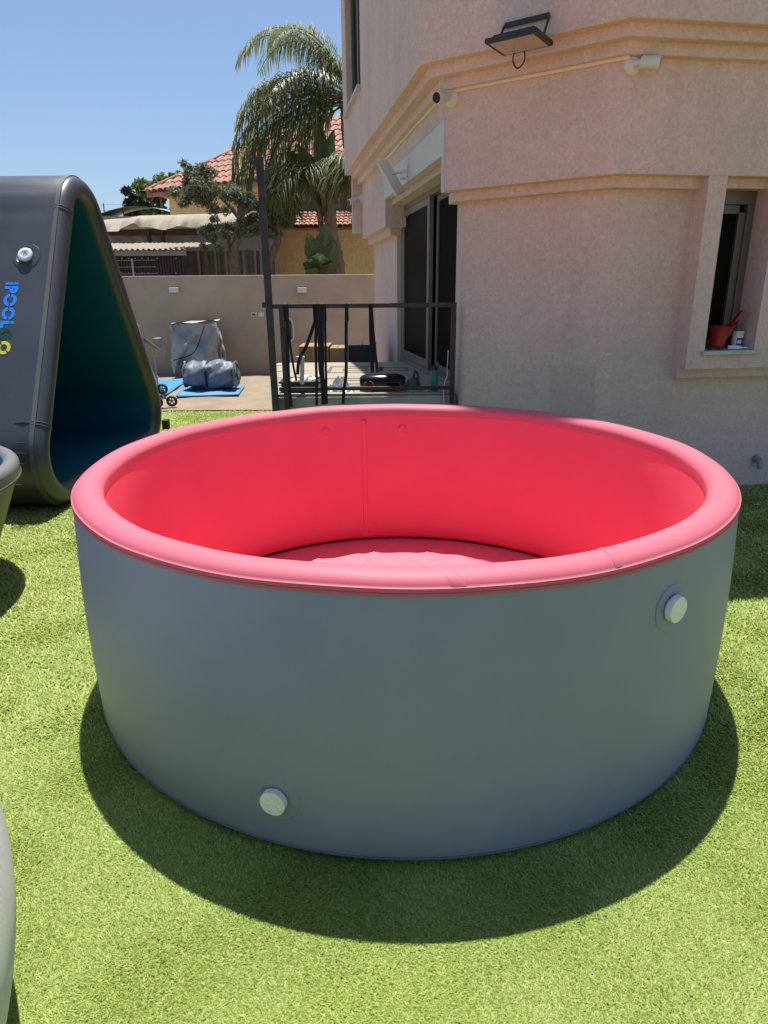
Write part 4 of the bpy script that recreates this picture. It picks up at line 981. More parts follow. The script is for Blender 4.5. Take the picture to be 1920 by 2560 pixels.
# boombox
bx0, bx1 = T(760, 850, 5.9)[0], T(1130, 850, 5.9)[0]; bz1 = T(900, 742, 5.95)[2]
bxc, bxw, bxh = (bx0 + bx1) / 2, (bx1 - bx0) / 2, (bz1 - TZ)
bb = thing('speaker', (bxc, 5.98, TZ), 'glossy black rounded portable speaker with orange line rings on the terrace', 'speaker')
def boom(u, v):
    a = 2 * math.pi * v; s = math.sin(math.pi * (u - .5)); rx = math.cos(math.pi * (u - .5)) ** .42 if 0 < u < 1 else 0
    return (bxc + s * bxw, 6.0 - math.cos(a) * .115 * rx * (1 if math.cos(a) < 0 else .9), TZ + bxh * .485 + math.sin(a) * bxh * .48 * rx)
build('body', MB().grid(boom, 33, 28), M['gloss_black'], bb, smooth=80)
for k, xc in ((0, bxc - bxw * .56), (1, bxc + bxw * .62)):
    b = MB(); r_ = bxh * .27; zc_ = TZ + bxh * .40
    for j in range(6):
        a0 = rng.random() * 6.28; rr_ = r_ * rng.uniform(.55, 1.1)
        b.tube([(xc + rr_ * math.cos(a0 + t * 1.9) * (1 + .12 * math.sin(5 * t)), 5.884 - .002 * j, zc_ + rr_ * math.sin(a0 + t * 1.9)) for t in np.linspace(0, 1, 9)], .0034, 4)
    build('ring_print', b, M['orange'], bb)
# trigger-type inflator
px = T(1190, 900, 5.95); pm = thing('inflator', (px[0], 5.95, TZ), 'small slate grey electric inflator with loop handle on the terrace', 'inflator')
b = MB().lathe([(0, 0), (.06, 0), (.062, .05), (.055, .085), (.035, .11), (0, .112)], (px[0], 5.96, TZ + .001), 20); build('body', b, M['gun'], pm, smooth=40)
build('base_ring', MB().lathe([(.05, 0), (.078, 0), (.078, .014), (.05, .014)], (px[0], 5.96, TZ + .002), 20, closed=True), M['grey_metal'], pm, smooth=40)
build('handle', MB().tube(smooth_path([(px[0] + .005, 5.96, TZ + .10), (px[0] + .005, 5.94, TZ + .15), (px[0] + .015, 5.96, TZ + .168), (px[0] + .035, 5.97, TZ + .15), (px[0] + .05, 5.97, TZ + .10)], 5), .010, 7), M['gun'], pm, smooth=60)
build('nozzle', MB().tube([(px[0] - .05, 5.95, TZ + .06), (px[0] - .09, 5.93, TZ + .05)], .014, 8), M['gun'], pm, smooth=50)
# bottle
pb_ = T(1358, 905, 5.93); hb = T(1358, 680, 5.93)[2] - TZ; bx, byy = pb_[0], 5.93
bt = thing('water_bottle', (bx, byy, TZ), 'teal green water bottle with black cap and carry loop on the terrace edge', 'bottle')
build('body', MB().lathe([(0, .0), (.030, 0), (.032, .004), (.031, .06), (.0295, .11), (.031, .165), (.028, .178), (0, .178)], (bx, byy, TZ + .001), 24), M['bottle'], bt, smooth=45)
build('cap', MB().lathe([(0, .178), (.027, .179), (.028, .2), (.024, .212), (.012, .216), (0, .216)], (bx, byy, TZ + .001), 20), M['black_plastic'], bt, smooth=40)
build('carry_loop', MB().tube(smooth_path([(bx + .0, byy, TZ + .212), (bx + .006, byy, TZ + .24), (bx + .022, byy, TZ + .247), (bx + .034, byy, TZ + .23), (bx + .034, byy, TZ + .205)], 5), .006, 6), M['bottle'], bt, smooth=60)
# cables by the door
build('cable', MB().tube(smooth_path([T(1225, 918, 5.86), T(1290, 905, 5.87), T(1320, 885, 5.9), T(1300, 895, 5.95), T(1400, 890, 6.0), T(1470, 880, 6.0), T(1410, 900, 5.9), T(1390, 895, 5.88)], 6), .006, 6), M['black_plastic'], label='black cable running from inflator past the teal bottle', cat='cable')
build('cable', MB().tube(smooth_path([T(1470, 560, 6.05), T(1462, 700, 6.02), T(1460, 770, 5.95), T(1440, 820, 5.9), T(1432, 900, 5.79), T(1432, 980, 5.77)], 6), .005, 6), M['white_plastic'], label='white cable dropping over the terrace edge beside the right upright', cat='cable')

# ================================================================== FIXTURES ON THE HOUSE
b3 = lambda o, u, v: on_plane(u, v, (*(BC0 + nB * o), 0), (*nB, 0))
a3 = lambda o, u, v: on_plane(u, v, (*(AB0 + nA * o), 0), (*nA, 0))
c3p = lambda o, u, v: on_plane(u, v, (*(BC0 + nC * o), 0), (*nC, 0))
NB, NA, NC, ZZ = np.array([*nB, 0]), np.array([*nA, 0]), np.array([*nC, 0]), np.array([0, 0, 1.])
RB = -np.array([*dB, 0])                                             # to the right along the canted face
# floodlight
P1, P2 = b3(U1 + .015, 1261, 66), b3(U1 + .015, 1374, 36)
fl = thing('floodlight', tuple((P1 + P2) / 2), 'black rectangular floodlight on a bracket under the upper cornice', 'floodlight')
zb_ = (P1[2] + P2[2]) / 2; P1[2] = P2[2] = zb_
pc = [on_plane(1312, 116, (P1 + P2) / 2 + NB * .06, (*nB, 0))][0]
wv = RB * np.linalg.norm(P2 - P1) * .5
e_out = NB * math.cos(.04) + ZZ * math.sin(.04); e_up = np.cross(RB, e_out); e_up = e_up if e_up[2] > 0 else -e_up
cc = pc + e_out * .085
build('bracket', MB().obox((P1 + P2) / 2, wv, NB * .004, ZZ * .016).obox(P1 + (cc - wv * 1.03 - P1) * .5, (cc - wv * 1.03 - P1) * .5, RB * .004, NB * .012).obox(P2 + (cc + wv * 1.03 - P2) * .5, (cc + wv * 1.03 - P2) * .5, RB * .004, NB * .012), M['black_metal'], fl, bevel=.002)
build('housing', MB().obox(cc, wv * 1.12, e_out * .132, e_up * .014).obox(cc + e_up * .026, wv * .9, e_out * .09, e_up * .012), M['black_metal'], fl, bevel=.005)
build('lens', MB().obox(cc - e_up * .0155, wv * .95, e_out * .110, e_up * .0015), M['lamp_glass'], fl)
q = cc - e_out * .11 - RB * .03
build('cable', MB().tube(smooth_path([q - RB * .05 + ZZ * .0, q - RB * .06 - ZZ * .06, q - RB * .025 - ZZ * .105, q + RB * .02 - ZZ * .07, q + RB * .015 + ZZ * .005], 6), .005, 6), M['black_plastic'], fl, smooth=60)
# cable trunking under the cornice
q1, q2 = b3(MID + .012, 1108, 236), b3(MID + .012, 1576, 136)
tn = thing('cable_trunking', tuple((q1 + q2) / 2), 'cream cable trunking strip running under the upper cornice', 'trunking')
zt2 = .5 * (q1[2] + q2[2]); q1[2] = q2[2] = zt2
build('strip', MB().obox((q1 + q2) / 2, (q2 - q1) / 2, NB * .010, ZZ * .013), M['trim_cream'], tn, bevel=.003)
pa = [a3(MID + .01, u, v) for u, v in ((1104, 237), (1063, 290), (1040, 312), (1000, 358), (975, 388), (949, 411))]
build('strip', MB().ribbon(smooth_path(pa, 5), .026, .016, side=(0, 0, 1)), M['trim_cream'], tn)
for t in (.1, .33, .56, .8):
    q = q1 + (q2 - q1) * t; build('clip', MB().obox(q + NB * .011, RB * .012, NB * .002, ZZ * .016), M['trim_cream'], tn)
# bullet cameras
def bullet(base, nrm, aim, lab):
    nrm = np.array(nrm, float) / np.linalg.norm(nrm); aim = np.array(aim, float) / np.linalg.norm(aim)
    r = thing('security_camera', tuple(base), lab, 'camera', 'white bullet cameras on the house')
    ex = np.cross(nrm, [0, 0, 1.]); ex /= np.linalg.norm(ex); ey = np.cross(nrm, ex)
    build('base', MB().lathe([(0, .03), (.02, .03), (.045, .022), (.055, .01), (.056, 0), (0, 0)], base, 24, ax=(ex, ey, nrm)).lathe([(0, .045), (.016, .042), (.02, .03)], base, 14, ax=(ex, ey, nrm)), M['white_plastic'], r, smooth=40)
    j = np.array(base) + nrm * .045; k = j + nrm * .02 + aim * .025
    build('joint', MB().tube([j - nrm * .01, j + nrm * .015, k], [.016, .015, .014], 10), M['white_plastic'], r, smooth=60)
    ex = np.cross(aim, [0, 0, 1.]); ex /= np.linalg.norm(ex); ey = np.cross(ex, aim); c0 = k
    b = build('body', MB().lathe([(0, -.005), (.030, -.005), (.036, .004), (.038, .085), (.040, .09), (.040, .112), (.036, .113), (.035, .106), (0, .105)], c0, 24, ax=(ex, ey, aim)), M['white_plastic'], r, smooth=40)
    build('lens', MB().lathe([(0, .1065), (.0345, .1065), (.0345, .108), (0, .109)], c0, 20, ax=(ex, ey, aim)), M['gloss_black'], r, smooth=40)
bullet(b3(MID + .002, 1130, 247), nB.tolist() + [0], np.array([-.62, -.72, -.20]), 'white bullet camera on the corner above the white door board')
bullet(c3p(MID + .002, 1580, 164), nC.tolist() + [0], np.array([*dC, 0]) * .82 + NC * .55 - ZZ * .12, 'white bullet camera on the corner under the trunking end')
bullet(np.array([*pA(4.70, MID), 2.75]), NA, NA * .8 - ZZ * .4 - np.array([*dA, 0]) * .2, 'small white camera at the far end of the house wall by the palm')
# panel antenna on an arm
A1, A2 = a3(MID + .03, 1013, 428), a3(MID + .03, 990, 441)
an = thing('panel_antenna', tuple(A1), 'white flat panel antenna on an arm above the sliding door', 'antenna')
arm_end = A1 + NA * .17 - ZZ * .03
build('wall_plate', MB().obox(A1 - NA * .012, np.array([*dA, 0]) * .03, NA * .006, ZZ * .045), M['white_plastic'], an, bevel=.003)
build('arm', MB().tube([A1 - NA * .01, arm_end], .012, 8).tube([A1 - ZZ * .06, A1 - ZZ * .06 + NA * .05], .012, 8), M['white_plastic'], an, smooth=50)
axd = np.array([-.42, 0, .9]); axd = ray(962, 418) - ray(993, 470); axd = np.array([axd[0], 0, axd[2]]); axd /= np.linalg.norm(axd)
sdv = np.array([axd[2], 0, -axd[0]]); pcn = on_plane(978, 444, arm_end + NA * .02, (0, 1, 0))
build('panel', MB().obox(pcn, axd * .165, sdv * .05 + np.array([0, .05, 0]), np.cross(axd, np.array([sdv[0] * .05, .05, sdv[2] * .05])) * .2), M['white_plastic'], an, bevel=.008)
build('cable', MB().tube(smooth_path([pcn - axd * .16, pcn - axd * .19 + NA * -.05, pcn - axd * .12 - NA * .14, A1 - ZZ * .12], 6), .004, 5), M['white_plastic'], an)
# outlet pipe low on the window wall
q = c3p(0.0, 1888, 1146); op = thing('outlet_pipe', tuple(q), 'short grey drain pipe stub low on the wall at the right', 'pipe')
build('pipe', MB().tube([q, q + NC * .05, q + NC * .065 - ZZ * .025, q + NC * .068 - ZZ * .07], .022, 12), M['grey_metal'], op, smooth=50)
build('collar', MB().lathe([(.0, 0), (.032, 0), (.032, .012), (0, .012)], q, 16, ax=(np.array([*dC, 0]), ZZ, NC)), M['grey_metal'], op)
# things on the window sill
sz = 1.101
def sill_at(s_, o_): q = pC(s_, o_); return np.array([q[0], q[1], sz])
q = sill_at(.915, .05); rb = thing('red_bucket', tuple(q), 'red plastic bucket with a long spout handle on the window sill', 'bucket')
b = MB()
for (r_, h) in ((.052, 0.0), (.058, .05), (.068, .12), (.075, .165)): pass
prof = [(0, .004), (.05, 0), (.056, .06), (.068, .16), (.071, .165), (.066, .163), (.052, .06), (.046, .01)]
b.lathe(prof, q, 28)
b.v = [(x + max(0, (z - q[2] - .09)) * (.9 if x > q[0] + .02 else 0) * ((x - q[0]) / .07), y, z + (max(0, (x - q[0] - .03)) * 1.0 if z - q[2] > .12 else 0)) for x, y, z in b.v]
build('body', b, M['red_plastic'], rb, smooth=50)
tip = q + np.array([.155, .0, .27]); s0_ = q + np.array([.075, 0, .15])
build('spout_handle', MB().obox((tip + s0_) / 2, (tip - s0_) / 2, np.array([0, .022, 0]), np.cross((tip - s0_) / np.linalg.norm(tip - s0_), [0, 1, 0]) * .012), M['red_plastic'], rb, bevel=.004)
q = sill_at(1.075, .05); jr = thing('white_jar', tuple(q), 'white jar with blue label on the window sill', 'jar')
build('body', MB().lathe([(0, 0), (.038, 0), (.040, .004), (.040, .098), (.036, .105), (0, .105)], q, 28), M['white_plastic'], jr, smooth=40)
build('lid', MB().lathe([(0, .105), (.039, .1055), (.041, .108), (.041, .124), (.037, .127), (0, .127)], q, 28), M['white_plastic'], jr, smooth=40)
build('label', MB().lathe([(.0405, .022), (.0405, .08)], q, 20, a0=-2.1, a1=-.5), M['blue_label'], jr, smooth=60)
build('label_band', MB().lathe([(.0408, .04), (.0408, .062)], q, 20, a0=-1.95, a1=-1.2), M['white_plastic'], jr, smooth=60)
q = sill_at(.955, .125); tb = thing('sealant_tube', tuple(q), 'white sealant tube with pointed nozzle lying on the window sill', 'tube')
dd = np.array([.93, -.28, 0]); c_ = q + ZZ * .016
build('body', MB().tube([c_, c_ + dd * .07], .015, 12), M['white_plastic'], tb, smooth=50); build('nozzle', MB().tube([c_ + dd * .07, c_ + dd * .08, c_ + dd * .135], [.014, .008, .003], 10), M['white_plastic'], tb, smooth=50)
for k, (u, v) in enumerate(((.80, .12), (.875, .13))):
    q = sill_at(u, v) + ZZ * .012; build('hose_coupling', MB().tube([q, q + np.array([.03, -.005, 0])], [.012, .009], 10).tube([q + np.array([.03, -.005, 0]), q + np.array([.05, -.008, 0])], .006, 8), M['black_plastic'], smooth=50, label=('thick black hose coupling at the left sill corner', 'thin black hose coupling beside the red bucket foot')[k], cat='coupling', group='black couplings on the sill')

# ================================================================== MAIN PINK AND GREY POOL
PH = .889; SK = .047; TR = .0525; RB0 = 1.275
pc3 = np.array([POOL_C[0], POOL_C[1], 0])
pool = thing('inflatable_pool', pc3, 'large round inflatable pool, grey outside with pink rim and red inside', 'pool')
prof = [(RB0 - .09, .003), (RB0 - .045, .004), (RB0 - .022, .009), (RB0 - .009, .018), (RB0 - .002, .030), (RB0 + .003, .05)]
for t in np.linspace(.1, 1, 14): prof.append((RB0 + .003 + (POOL_R - RB0 - .003) * t + .010 * math.sin(math.pi * t), .05 + (PH - SK - .05) * t))
b = MB().lathe(prof, pc3, 240)
V = np.array(b.v); an_ = np.arctan2(V[:, 1] - pc3[1], V[:, 0] - pc3[0])
for i, (x, y, z) in enumerate(V):                                    # inflated fabric is never quite true
    k_ = .0028 * noise.noise((3.0 * math.cos(an_[i]) * 1.6, 3.0 * math.sin(an_[i]) * 1.6, z * 2.2)) * math.sin(math.pi * min(1, max(0, z / (PH - SK))))
    V[i, 0] += k_ * math.cos(an_[i]); V[i, 1] += k_ * math.sin(an_[i])
b.v = [tuple(p) for p in V]
build('outer_wall', b, M['pool_grey'], pool, smooth=60)
b = MB()
for z0, z1, dr in ((.034, .037, .0012), (.047, .051, .0014)): b.lathe([(RB0 - .002, z0), (RB0 + dr - .0005, z0 + .0008), (RB0 + dr + .0025, z1), (RB0, z1)], pc3, 160, closed=True)
build('bottom_seam', b, M['pool_grey_seam'], pool, smooth=60)
# rim: outer skirt, rounded tube, inner lip
SK = .052
rim = [(POOL_R - .003, PH - SK), (POOL_R + .0032, PH - SK + .0004), (POOL_R + .0032, PH - SK + .0085), (POOL_R + .0014, PH - SK + .0090), (POOL_R + .0014, PH - SK + .0105), (POOL_R + .0030, PH - SK + .011), (POOL_R + .0028, PH - .0305), (POOL_R - .0002, PH - .030)]
for a in np.linspace(.27, math.pi, 26): rim.append((POOL_R - TR + TR * math.cos(a), PH - .040 + .040 * math.sin(a)))
rim += [(POOL_R - 2 * TR - .0003, PH - .062), (POOL_R - 2 * TR + .0022, PH - .0635)]
b = MB().lathe(rim, pc3, 220)
V = np.array(b.v); ang = np.arctan2(V[:, 1] - pc3[1], V[:, 0] - pc3[0])
V[:, 2] += .0015 * np.sin(ang * 7 + 1) + .001 * np.sin(ang * 17); b.v = [tuple(p) for p in V]
build('rim', b, M['rim_pink'], pool, smooth=50)
ri = POOL_R - 2 * TR; FZ = .045
prof = [(ri + .0022, PH - .056), (ri + .0016, PH - .068), (ri, PH - .085)] + [(ri - .003 - .012 * math.sin(math.pi * t), PH - TR - .03 - (PH - TR - .03 - FZ - .03) * t) for t in np.linspace(.08, 1, 12)] + [(ri + .012, FZ + .012), (ri + .04, FZ - .005)]
build('inner_wall', MB().lathe(prof, pc3, 180), M['inner_red'], pool, smooth=60)
# wrinkled floor sheet
wr = []
for k in range(110):
    a0 = rng.random() * 6.28; wr.append((a0, rng.uniform(.3, 1.1), rng.uniform(.007, .022), rng.uniform(.08, .40), rng.uniform(.004, .011), rng.normal() * .8))
def floor(u, v):
    r = (ri + .02) * u; a = 2 * math.pi * v; x, y = r * math.cos(a), r * math.sin(a); z = 0
    for a0, rr, w1, w2, h, tilt in wr:
        dx, dy = x - rr * math.cos(a0), y - rr * math.sin(a0); c, s = math.cos(a0 + tilt), math.sin(a0 + tilt)
        p, q = dx * c + dy * s, -dx * s + dy * c; z += h * math.exp(-(q / w1) ** 2 - (p / w2) ** 2)
    z += .004 * math.sin(9 * x + 3 * y) * math.sin(7 * y - 2 * x) + .003 * math.sin(31 * x) * math.sin(27 * y)
    return (pc3[0] + x, pc3[1] + y, FZ - .004 + z * min(1, (1 - u) * 8 + .25))
build('floor', MB().grid(floor, 90, 360), M['floor_red'], pool, smooth=80)
# welded vertical seam inside, rim laps, dimples behind the valves
def cyl_pt(u, v, r):
    d = ray(u, v); ox = O3[:2] - POOL_C; A_ = d[:2] @ d[:2]; B_ = 2 * ox @ d[:2]; C_ = ox @ ox - r * r
    t = [(-B_ - math.sqrt(B_ * B_ - 4 * A_ * C_)) / (2 * A_), (-B_ + math.sqrt(B_ * B_ - 4 * A_ * C_)) / (2 * A_)]; return O3 + d * t[0], O3 + d * t[1]
_, ps = cyl_pt(912, 1200, ri - .01); a_s = math.atan2(ps[1] - pc3[1], ps[0] - pc3[0])
def strip(a, wdt, r0, hs, thick):
    b = MB()
    b.grid(lambda u, v: (pc3[0] + (np.interp(v, [0, 1], [r0[0], r0[1]]) - .012 * math.sin(math.pi * v) - thick * (0 < u < 1)) * math.cos(a + wdt * (u - .5)), pc3[1] + (np.interp(v, [0, 1], [r0[0], r0[1]]) - .012 * math.sin(math.pi * v) - thick * (0 < u < 1)) * math.sin(a + wdt * (u - .5)), hs[0] + (hs[1] - hs[0]) * v), 6, 20); return b
build('inner_seam', strip(a_s, .030, (ri - .002, ri - .002), (PH - TR - .03, FZ + .03), .007), M['inner_red'], pool, smooth=30)
for u, v in ((813, 1089), (1007, 1082)):
    _, q = cyl_pt(u, v, ri - .008); a = math.atan2(q[1] - pc3[1], q[0] - pc3[0]); inn = -np.array([math.cos(a), math.sin(a), 0]); ex = np.array([-inn[1], inn[0], 0])
    build('valve_bump', MB().lathe([(.036, -.006), (.026, .002), (.018, .006), (.011, .002), (0, .004)], q, 18, ax=(ex, ZZ, inn)), M['inner_red'], pool, smooth=60)
def lap(a, tilt, w, thk=.0013):
    b = MB(); n = 22
    def fn(u, v):
        th = .28 + (math.pi * 1.02 - .28) * v; aa = a + (u - .5) * w + tilt * (v - .3); tr_ = TR + thk * (1 if 0 < u < 1 else -.3)
        r = POOL_R - TR + tr_ * math.cos(th); z = PH - .040 + (tr_ - .0125) * math.sin(th); return (pc3[0] + r * math.cos(aa), pc3[1] + r * math.sin(aa), z)
    return b.grid(fn, 6, n)
q = on_z(1125, 1455, PH - .02); build('rim_lap', lap(math.atan2(q[1] - pc3[1], q[0] - pc3[0]), -.055, .035), M['rim_pink'], pool, smooth=40)
q = on_z(1550, 1405, PH - .02); build('rim_lap', lap(math.atan2(q[1] - pc3[1], q[0] - pc3[0]) - .01, .01, .018, .0007), M['rim_pink'], pool, smooth=40)
# two valves with plastic over their caps
def pool_valve(u, v, cover_):
    q, _ = cyl_pt(u, v, POOL_R - .004); tz = (q[2] - .05) / (PH - SK - .05)
    a = math.atan2(q[1] - pc3[1], q[0] - pc3[0]); rr = RB0 + .003 + (POOL_R - RB0 - .003) * tz + .010 * math.sin(math.pi * tz)
    nr = np.array([math.cos(a), math.sin(a), 0]); ex = np.array([-nr[1], nr[0], 0]); c = pc3 + nr * rr + ZZ * q[2]
    b = MB()
    def disc(u_, v_):
        r = .072 * u_; t = 2 * math.pi * v_; aa = a + r * math.cos(t) / rr; z = q[2] + r * math.sin(t); tt = (z - .05) / (PH - SK - .05)
        R2 = RB0 + .003 + (POOL_R - RB0 - .003) * tt + .010 * math.sin(math.pi * max(0, min(1, tt))) + (.003 if u_ < .97 else .0004) - (.004 * math.exp(-((u_ - .5) / .12) ** 2))
        return (pc3[0] + R2 * math.cos(aa), pc3[1] + R2 * math.sin(aa), z)
    va = build('valve', b.grid(disc, 24, 49), M['pool_grey'], pool, smooth=60)
    build('cap', MB().lathe([(.030, -.008), (.034, .002), (.0355, .006), (.0355, .016), (.033, .018), (0, .018)], c, 36, ax=(ex, ZZ, nr)), M['valve'], va, smooth=40)
    # crinkled film drawn over the cap, bunched at the top
    cre = [(rng.random() * 6.28, rng.uniform(-.02, .02), rng.uniform(.0015, .0035), rng.choice((-1, 1))) for _ in range(7)]
    def film(u_, v_):
        t = 6.2832 * u_; r = .0375 * min(1, v_ / .7); x, z = r * math.cos(t), r * math.sin(t); h = .0225 if v_ < .7 else .0225 - .019 * (v_ - .7) / .3
        for a_, o_, w_, sg in cre: h += sg * .0010 * math.exp(-((x * math.cos(a_) + z * math.sin(a_) - o_) / w_) ** 2) * (v_ < .7)
        k_ = 1 + .008 * math.sin(5 * t + 1) * v_ + (.05 * math.exp(-((t - 1.2) / .25) ** 2) + .05 * math.sin(31 * t) * math.exp(-((t - 1.2) / .5) ** 2)) * v_
        return c + nr * h + (ex * x + ZZ * z) * k_
    build('plastic_wrap', MB().grid(film, 72, 22), M['valve'], va, smooth=75)
pool_valve(1668, 1518, True); pool_valve(697, 1990, True)
pool.scale = (1.009, 1.034, 1); pool.location.y = 2.822                   # the pool is a touch longer than wide

# ================================================================== TRIANGULAR INFLATABLE TUNNEL
XE = -2.365; TT = .175; NV, FV, TV = np.array([4.30, 0.]), np.array([7.62, 0.]), np.array([5.96, 2.80])
def round_tri(off, n=14, rc=.40):
    """closed YZ loop: outline of the outer triangle moved inwards by off, corners rounded"""
    out = []; pts = [NV, FV, TV]
    for i in range(3):
        p, a, c = pts[i], pts[i - 1], pts[(i + 1) % 3]; d1, d2 = (a - p) / np.linalg.norm(a - p), (c - p) / np.linalg.norm(c - p)
        half = math.acos(d1 @ d2) / 2; bis = (d1 + d2) / np.linalg.norm(d1 + d2); cen = p + bis * rc / math.sin(half); r = rc - off
        s0, s1 = p + d1 * rc / math.tan(half), p + d2 * rc / math.tan(half); v0, v1 = (s0 - cen) / rc, (s1 - cen) / rc
        t0 = math.atan2(v0[1], v0[0]); dlt = math.atan2(v0[0] * v1[1] - v0[1] * v1[0], v0 @ v1)
        for k in range(n + 1): t = t0 + dlt * k / n; out.append(cen + r * np.array([math.cos(t), math.sin(t)]))
    # straight sides need subdivision too
    res = []
    for i, p in enumerate(out):
        q = out[(i + 1) % len(out)]; res.append(p); L = np.linalg.norm(q - p)
        if L > .5:
            for k in range(1, 24): res.append(p + (q - p) * k / 24)
    return res
tri = thing('inflatable_tunnel', (XE - .9, 5.96, 0), 'charcoal triangular inflatable tunnel with dark teal inside and printed lettering', 'inflatable')
LEN = 2.2
prof = [(XE - LEN, 0.)] + [(XE - TT / 2 - (LEN - TT / 2) * (1 - k / 8), 0.) for k in range(1, 9)]
for a in np.linspace(0, math.pi, 13)[1:]: prof.append((XE - TT / 2 + TT / 2 * math.sin(a), TT / 2 - TT / 2 * math.cos(a)))
n_out = len(prof)
base_loop = round_tri(0); inner_loop = round_tri(TT)
def ring(x, off):
    L = [np.array(o) + (np.array(i_) - np.array(o)) * (off / TT) for o, i_ in zip(base_loop, inner_loop)]; return [(x, p[0], max(p[1], .004 if off < .001 else p[1])) for p in L]
def skin(rows):
    b = MB(); m_ = len(base_loop)
    for (x, off) in rows: b.v += ring(x, off)
    for i in range(len(rows) - 1):
        for j in range(m_): b.f.append((i * m_ + j, i * m_ + (j + 1) % m_, (i + 1) * m_ + (j + 1) % m_, (i + 1) * m_ + j))
    return b
b = skin(prof)
V = np.array(b.v)                                                    # slightly pillowed panels with a soft ridge near the top curve
for i, (x, y, z) in enumerate(V):
    if x < XE - .12:
        V[i, 0] = x
        w_ = .010 * math.sin(z * 46) * math.exp(-((z - 2.22) / .12) ** 2) + .006 * math.sin(x * 9 + z * 21) * math.exp(-((z - .32) / .14) ** 2)
        V[i, 1] -= w_; V[i, 2] += w_ * .4
b.v = [tuple(p) for p in V]
build('outer_skin', b, M['tri_grey'], tri, smooth=60)
inner_rows = [(XE - TT / 2 - .0, TT - .0005), (XE - TT / 2 - .02, TT + .003)] + [(XE - TT / 2 - .02 - (LEN - .2) * k / 8, TT + .003) for k in range(1, 9)]
build('inner_skin', skin(inner_rows), M['tri_inner'], tri, smooth=60)
cap = [(XE - LEN + .05, p[0], p[1]) for p in base_loop]; b = MB(); b.v = cap; b.f = [tuple(range(len(cap)))]
build('end_panel', b, M['tri_inner'], tri)
# welded tape where panel meets end tube, and cross tapes at the bends
def tape(x, w_, off=-.0025):
    return skin([(x - w_ / 2, .001), (x - w_ / 2 + .001, off), (x + w_ / 2 - .001, off), (x + w_ / 2, .001)])
build('edge_tape', tape(XE - TT / 2 + .012, .034), M['tri_seam'], tri, smooth=30)
up_n = (TV - NV) / np.linalg.norm(TV - NV); out_n = np.array([-up_n[1], up_n[0]])
def near_face(x, s, d=0.0): p = NV + up_n * s + out_n * d; return np.array([x, p[0], p[1]])
for s in (.78, 2.50):
    b = MB()
    for ds in (0, .022):
        b.tube([(XE - TT / 2 + (TT / 2 + .002) * math.sin(a), *(NV + up_n * (s + ds) - out_n * (TT / 2 - (TT / 2 + .002) * math.cos(a)))) for a in np.linspace(.0, 2.6, 14)], .004, 5)
    build('cross_seam', b, M['tri_seam'], tri, smooth=60)
# small crease folds near the lower bend
for k in range(7):
    s = .34 + .075 * k; q = near_face(XE - TT / 2 - .05, s, .002)
    if s > .69 and k % 2: continue
    L = .05 + .05 * rng.random(); build('crease', MB().tube([q - [L, 0, 0], q + [0, 0, .004], q + [.04, 0, .0]], [.001, .006, .001], 5), M['tri_grey'], tri, smooth=60)
# valve
def face_hit(u, v):
    r_ = ray(u, v); n3 = np.array([0, out_n[0], out_n[1]]); p0 = np.array([0, NV[0], NV[1]]); return O3 + r_ * ((p0 - O3) @ n3) / (r_ @ n3)
EX, ES, EN = np.array([1., 0, 0]), np.array([0, up_n[0], up_n[1]]), np.array([0, out_n[0], out_n[1]])
q = face_hit(66, 640)
va = build('valve', MB().lathe([(.105, -.001), (.102, .004), (.075, .005), (.07, .001), (.052, -.001), (.048, .003), (0, .003)], q, 40, ax=(EX, ES, EN)), M['tri_grey'], tri, smooth=40)
build('cap', MB().lathe([(.046, .002), (.046, .012), (.053, .015), (.053, .024), (.048, .028), (.030, .028), (.028, .025), (0, .025)], q, 36, ax=(EX, ES, EN)), M['valve_clean'], va, smooth=40)
b = MB().lathe([(.010, .0252), (.016, .0252), (.016, .0268), (.010, .0268)], q, 20, ax=(EX, ES, EN), a0=-.9, a1=1.9, closed=True); b.obox(q + EN * .0262 - EX * .006, EX * .002, ES * .013, EN * .0008)
build('logo', b, M['gun'], va)
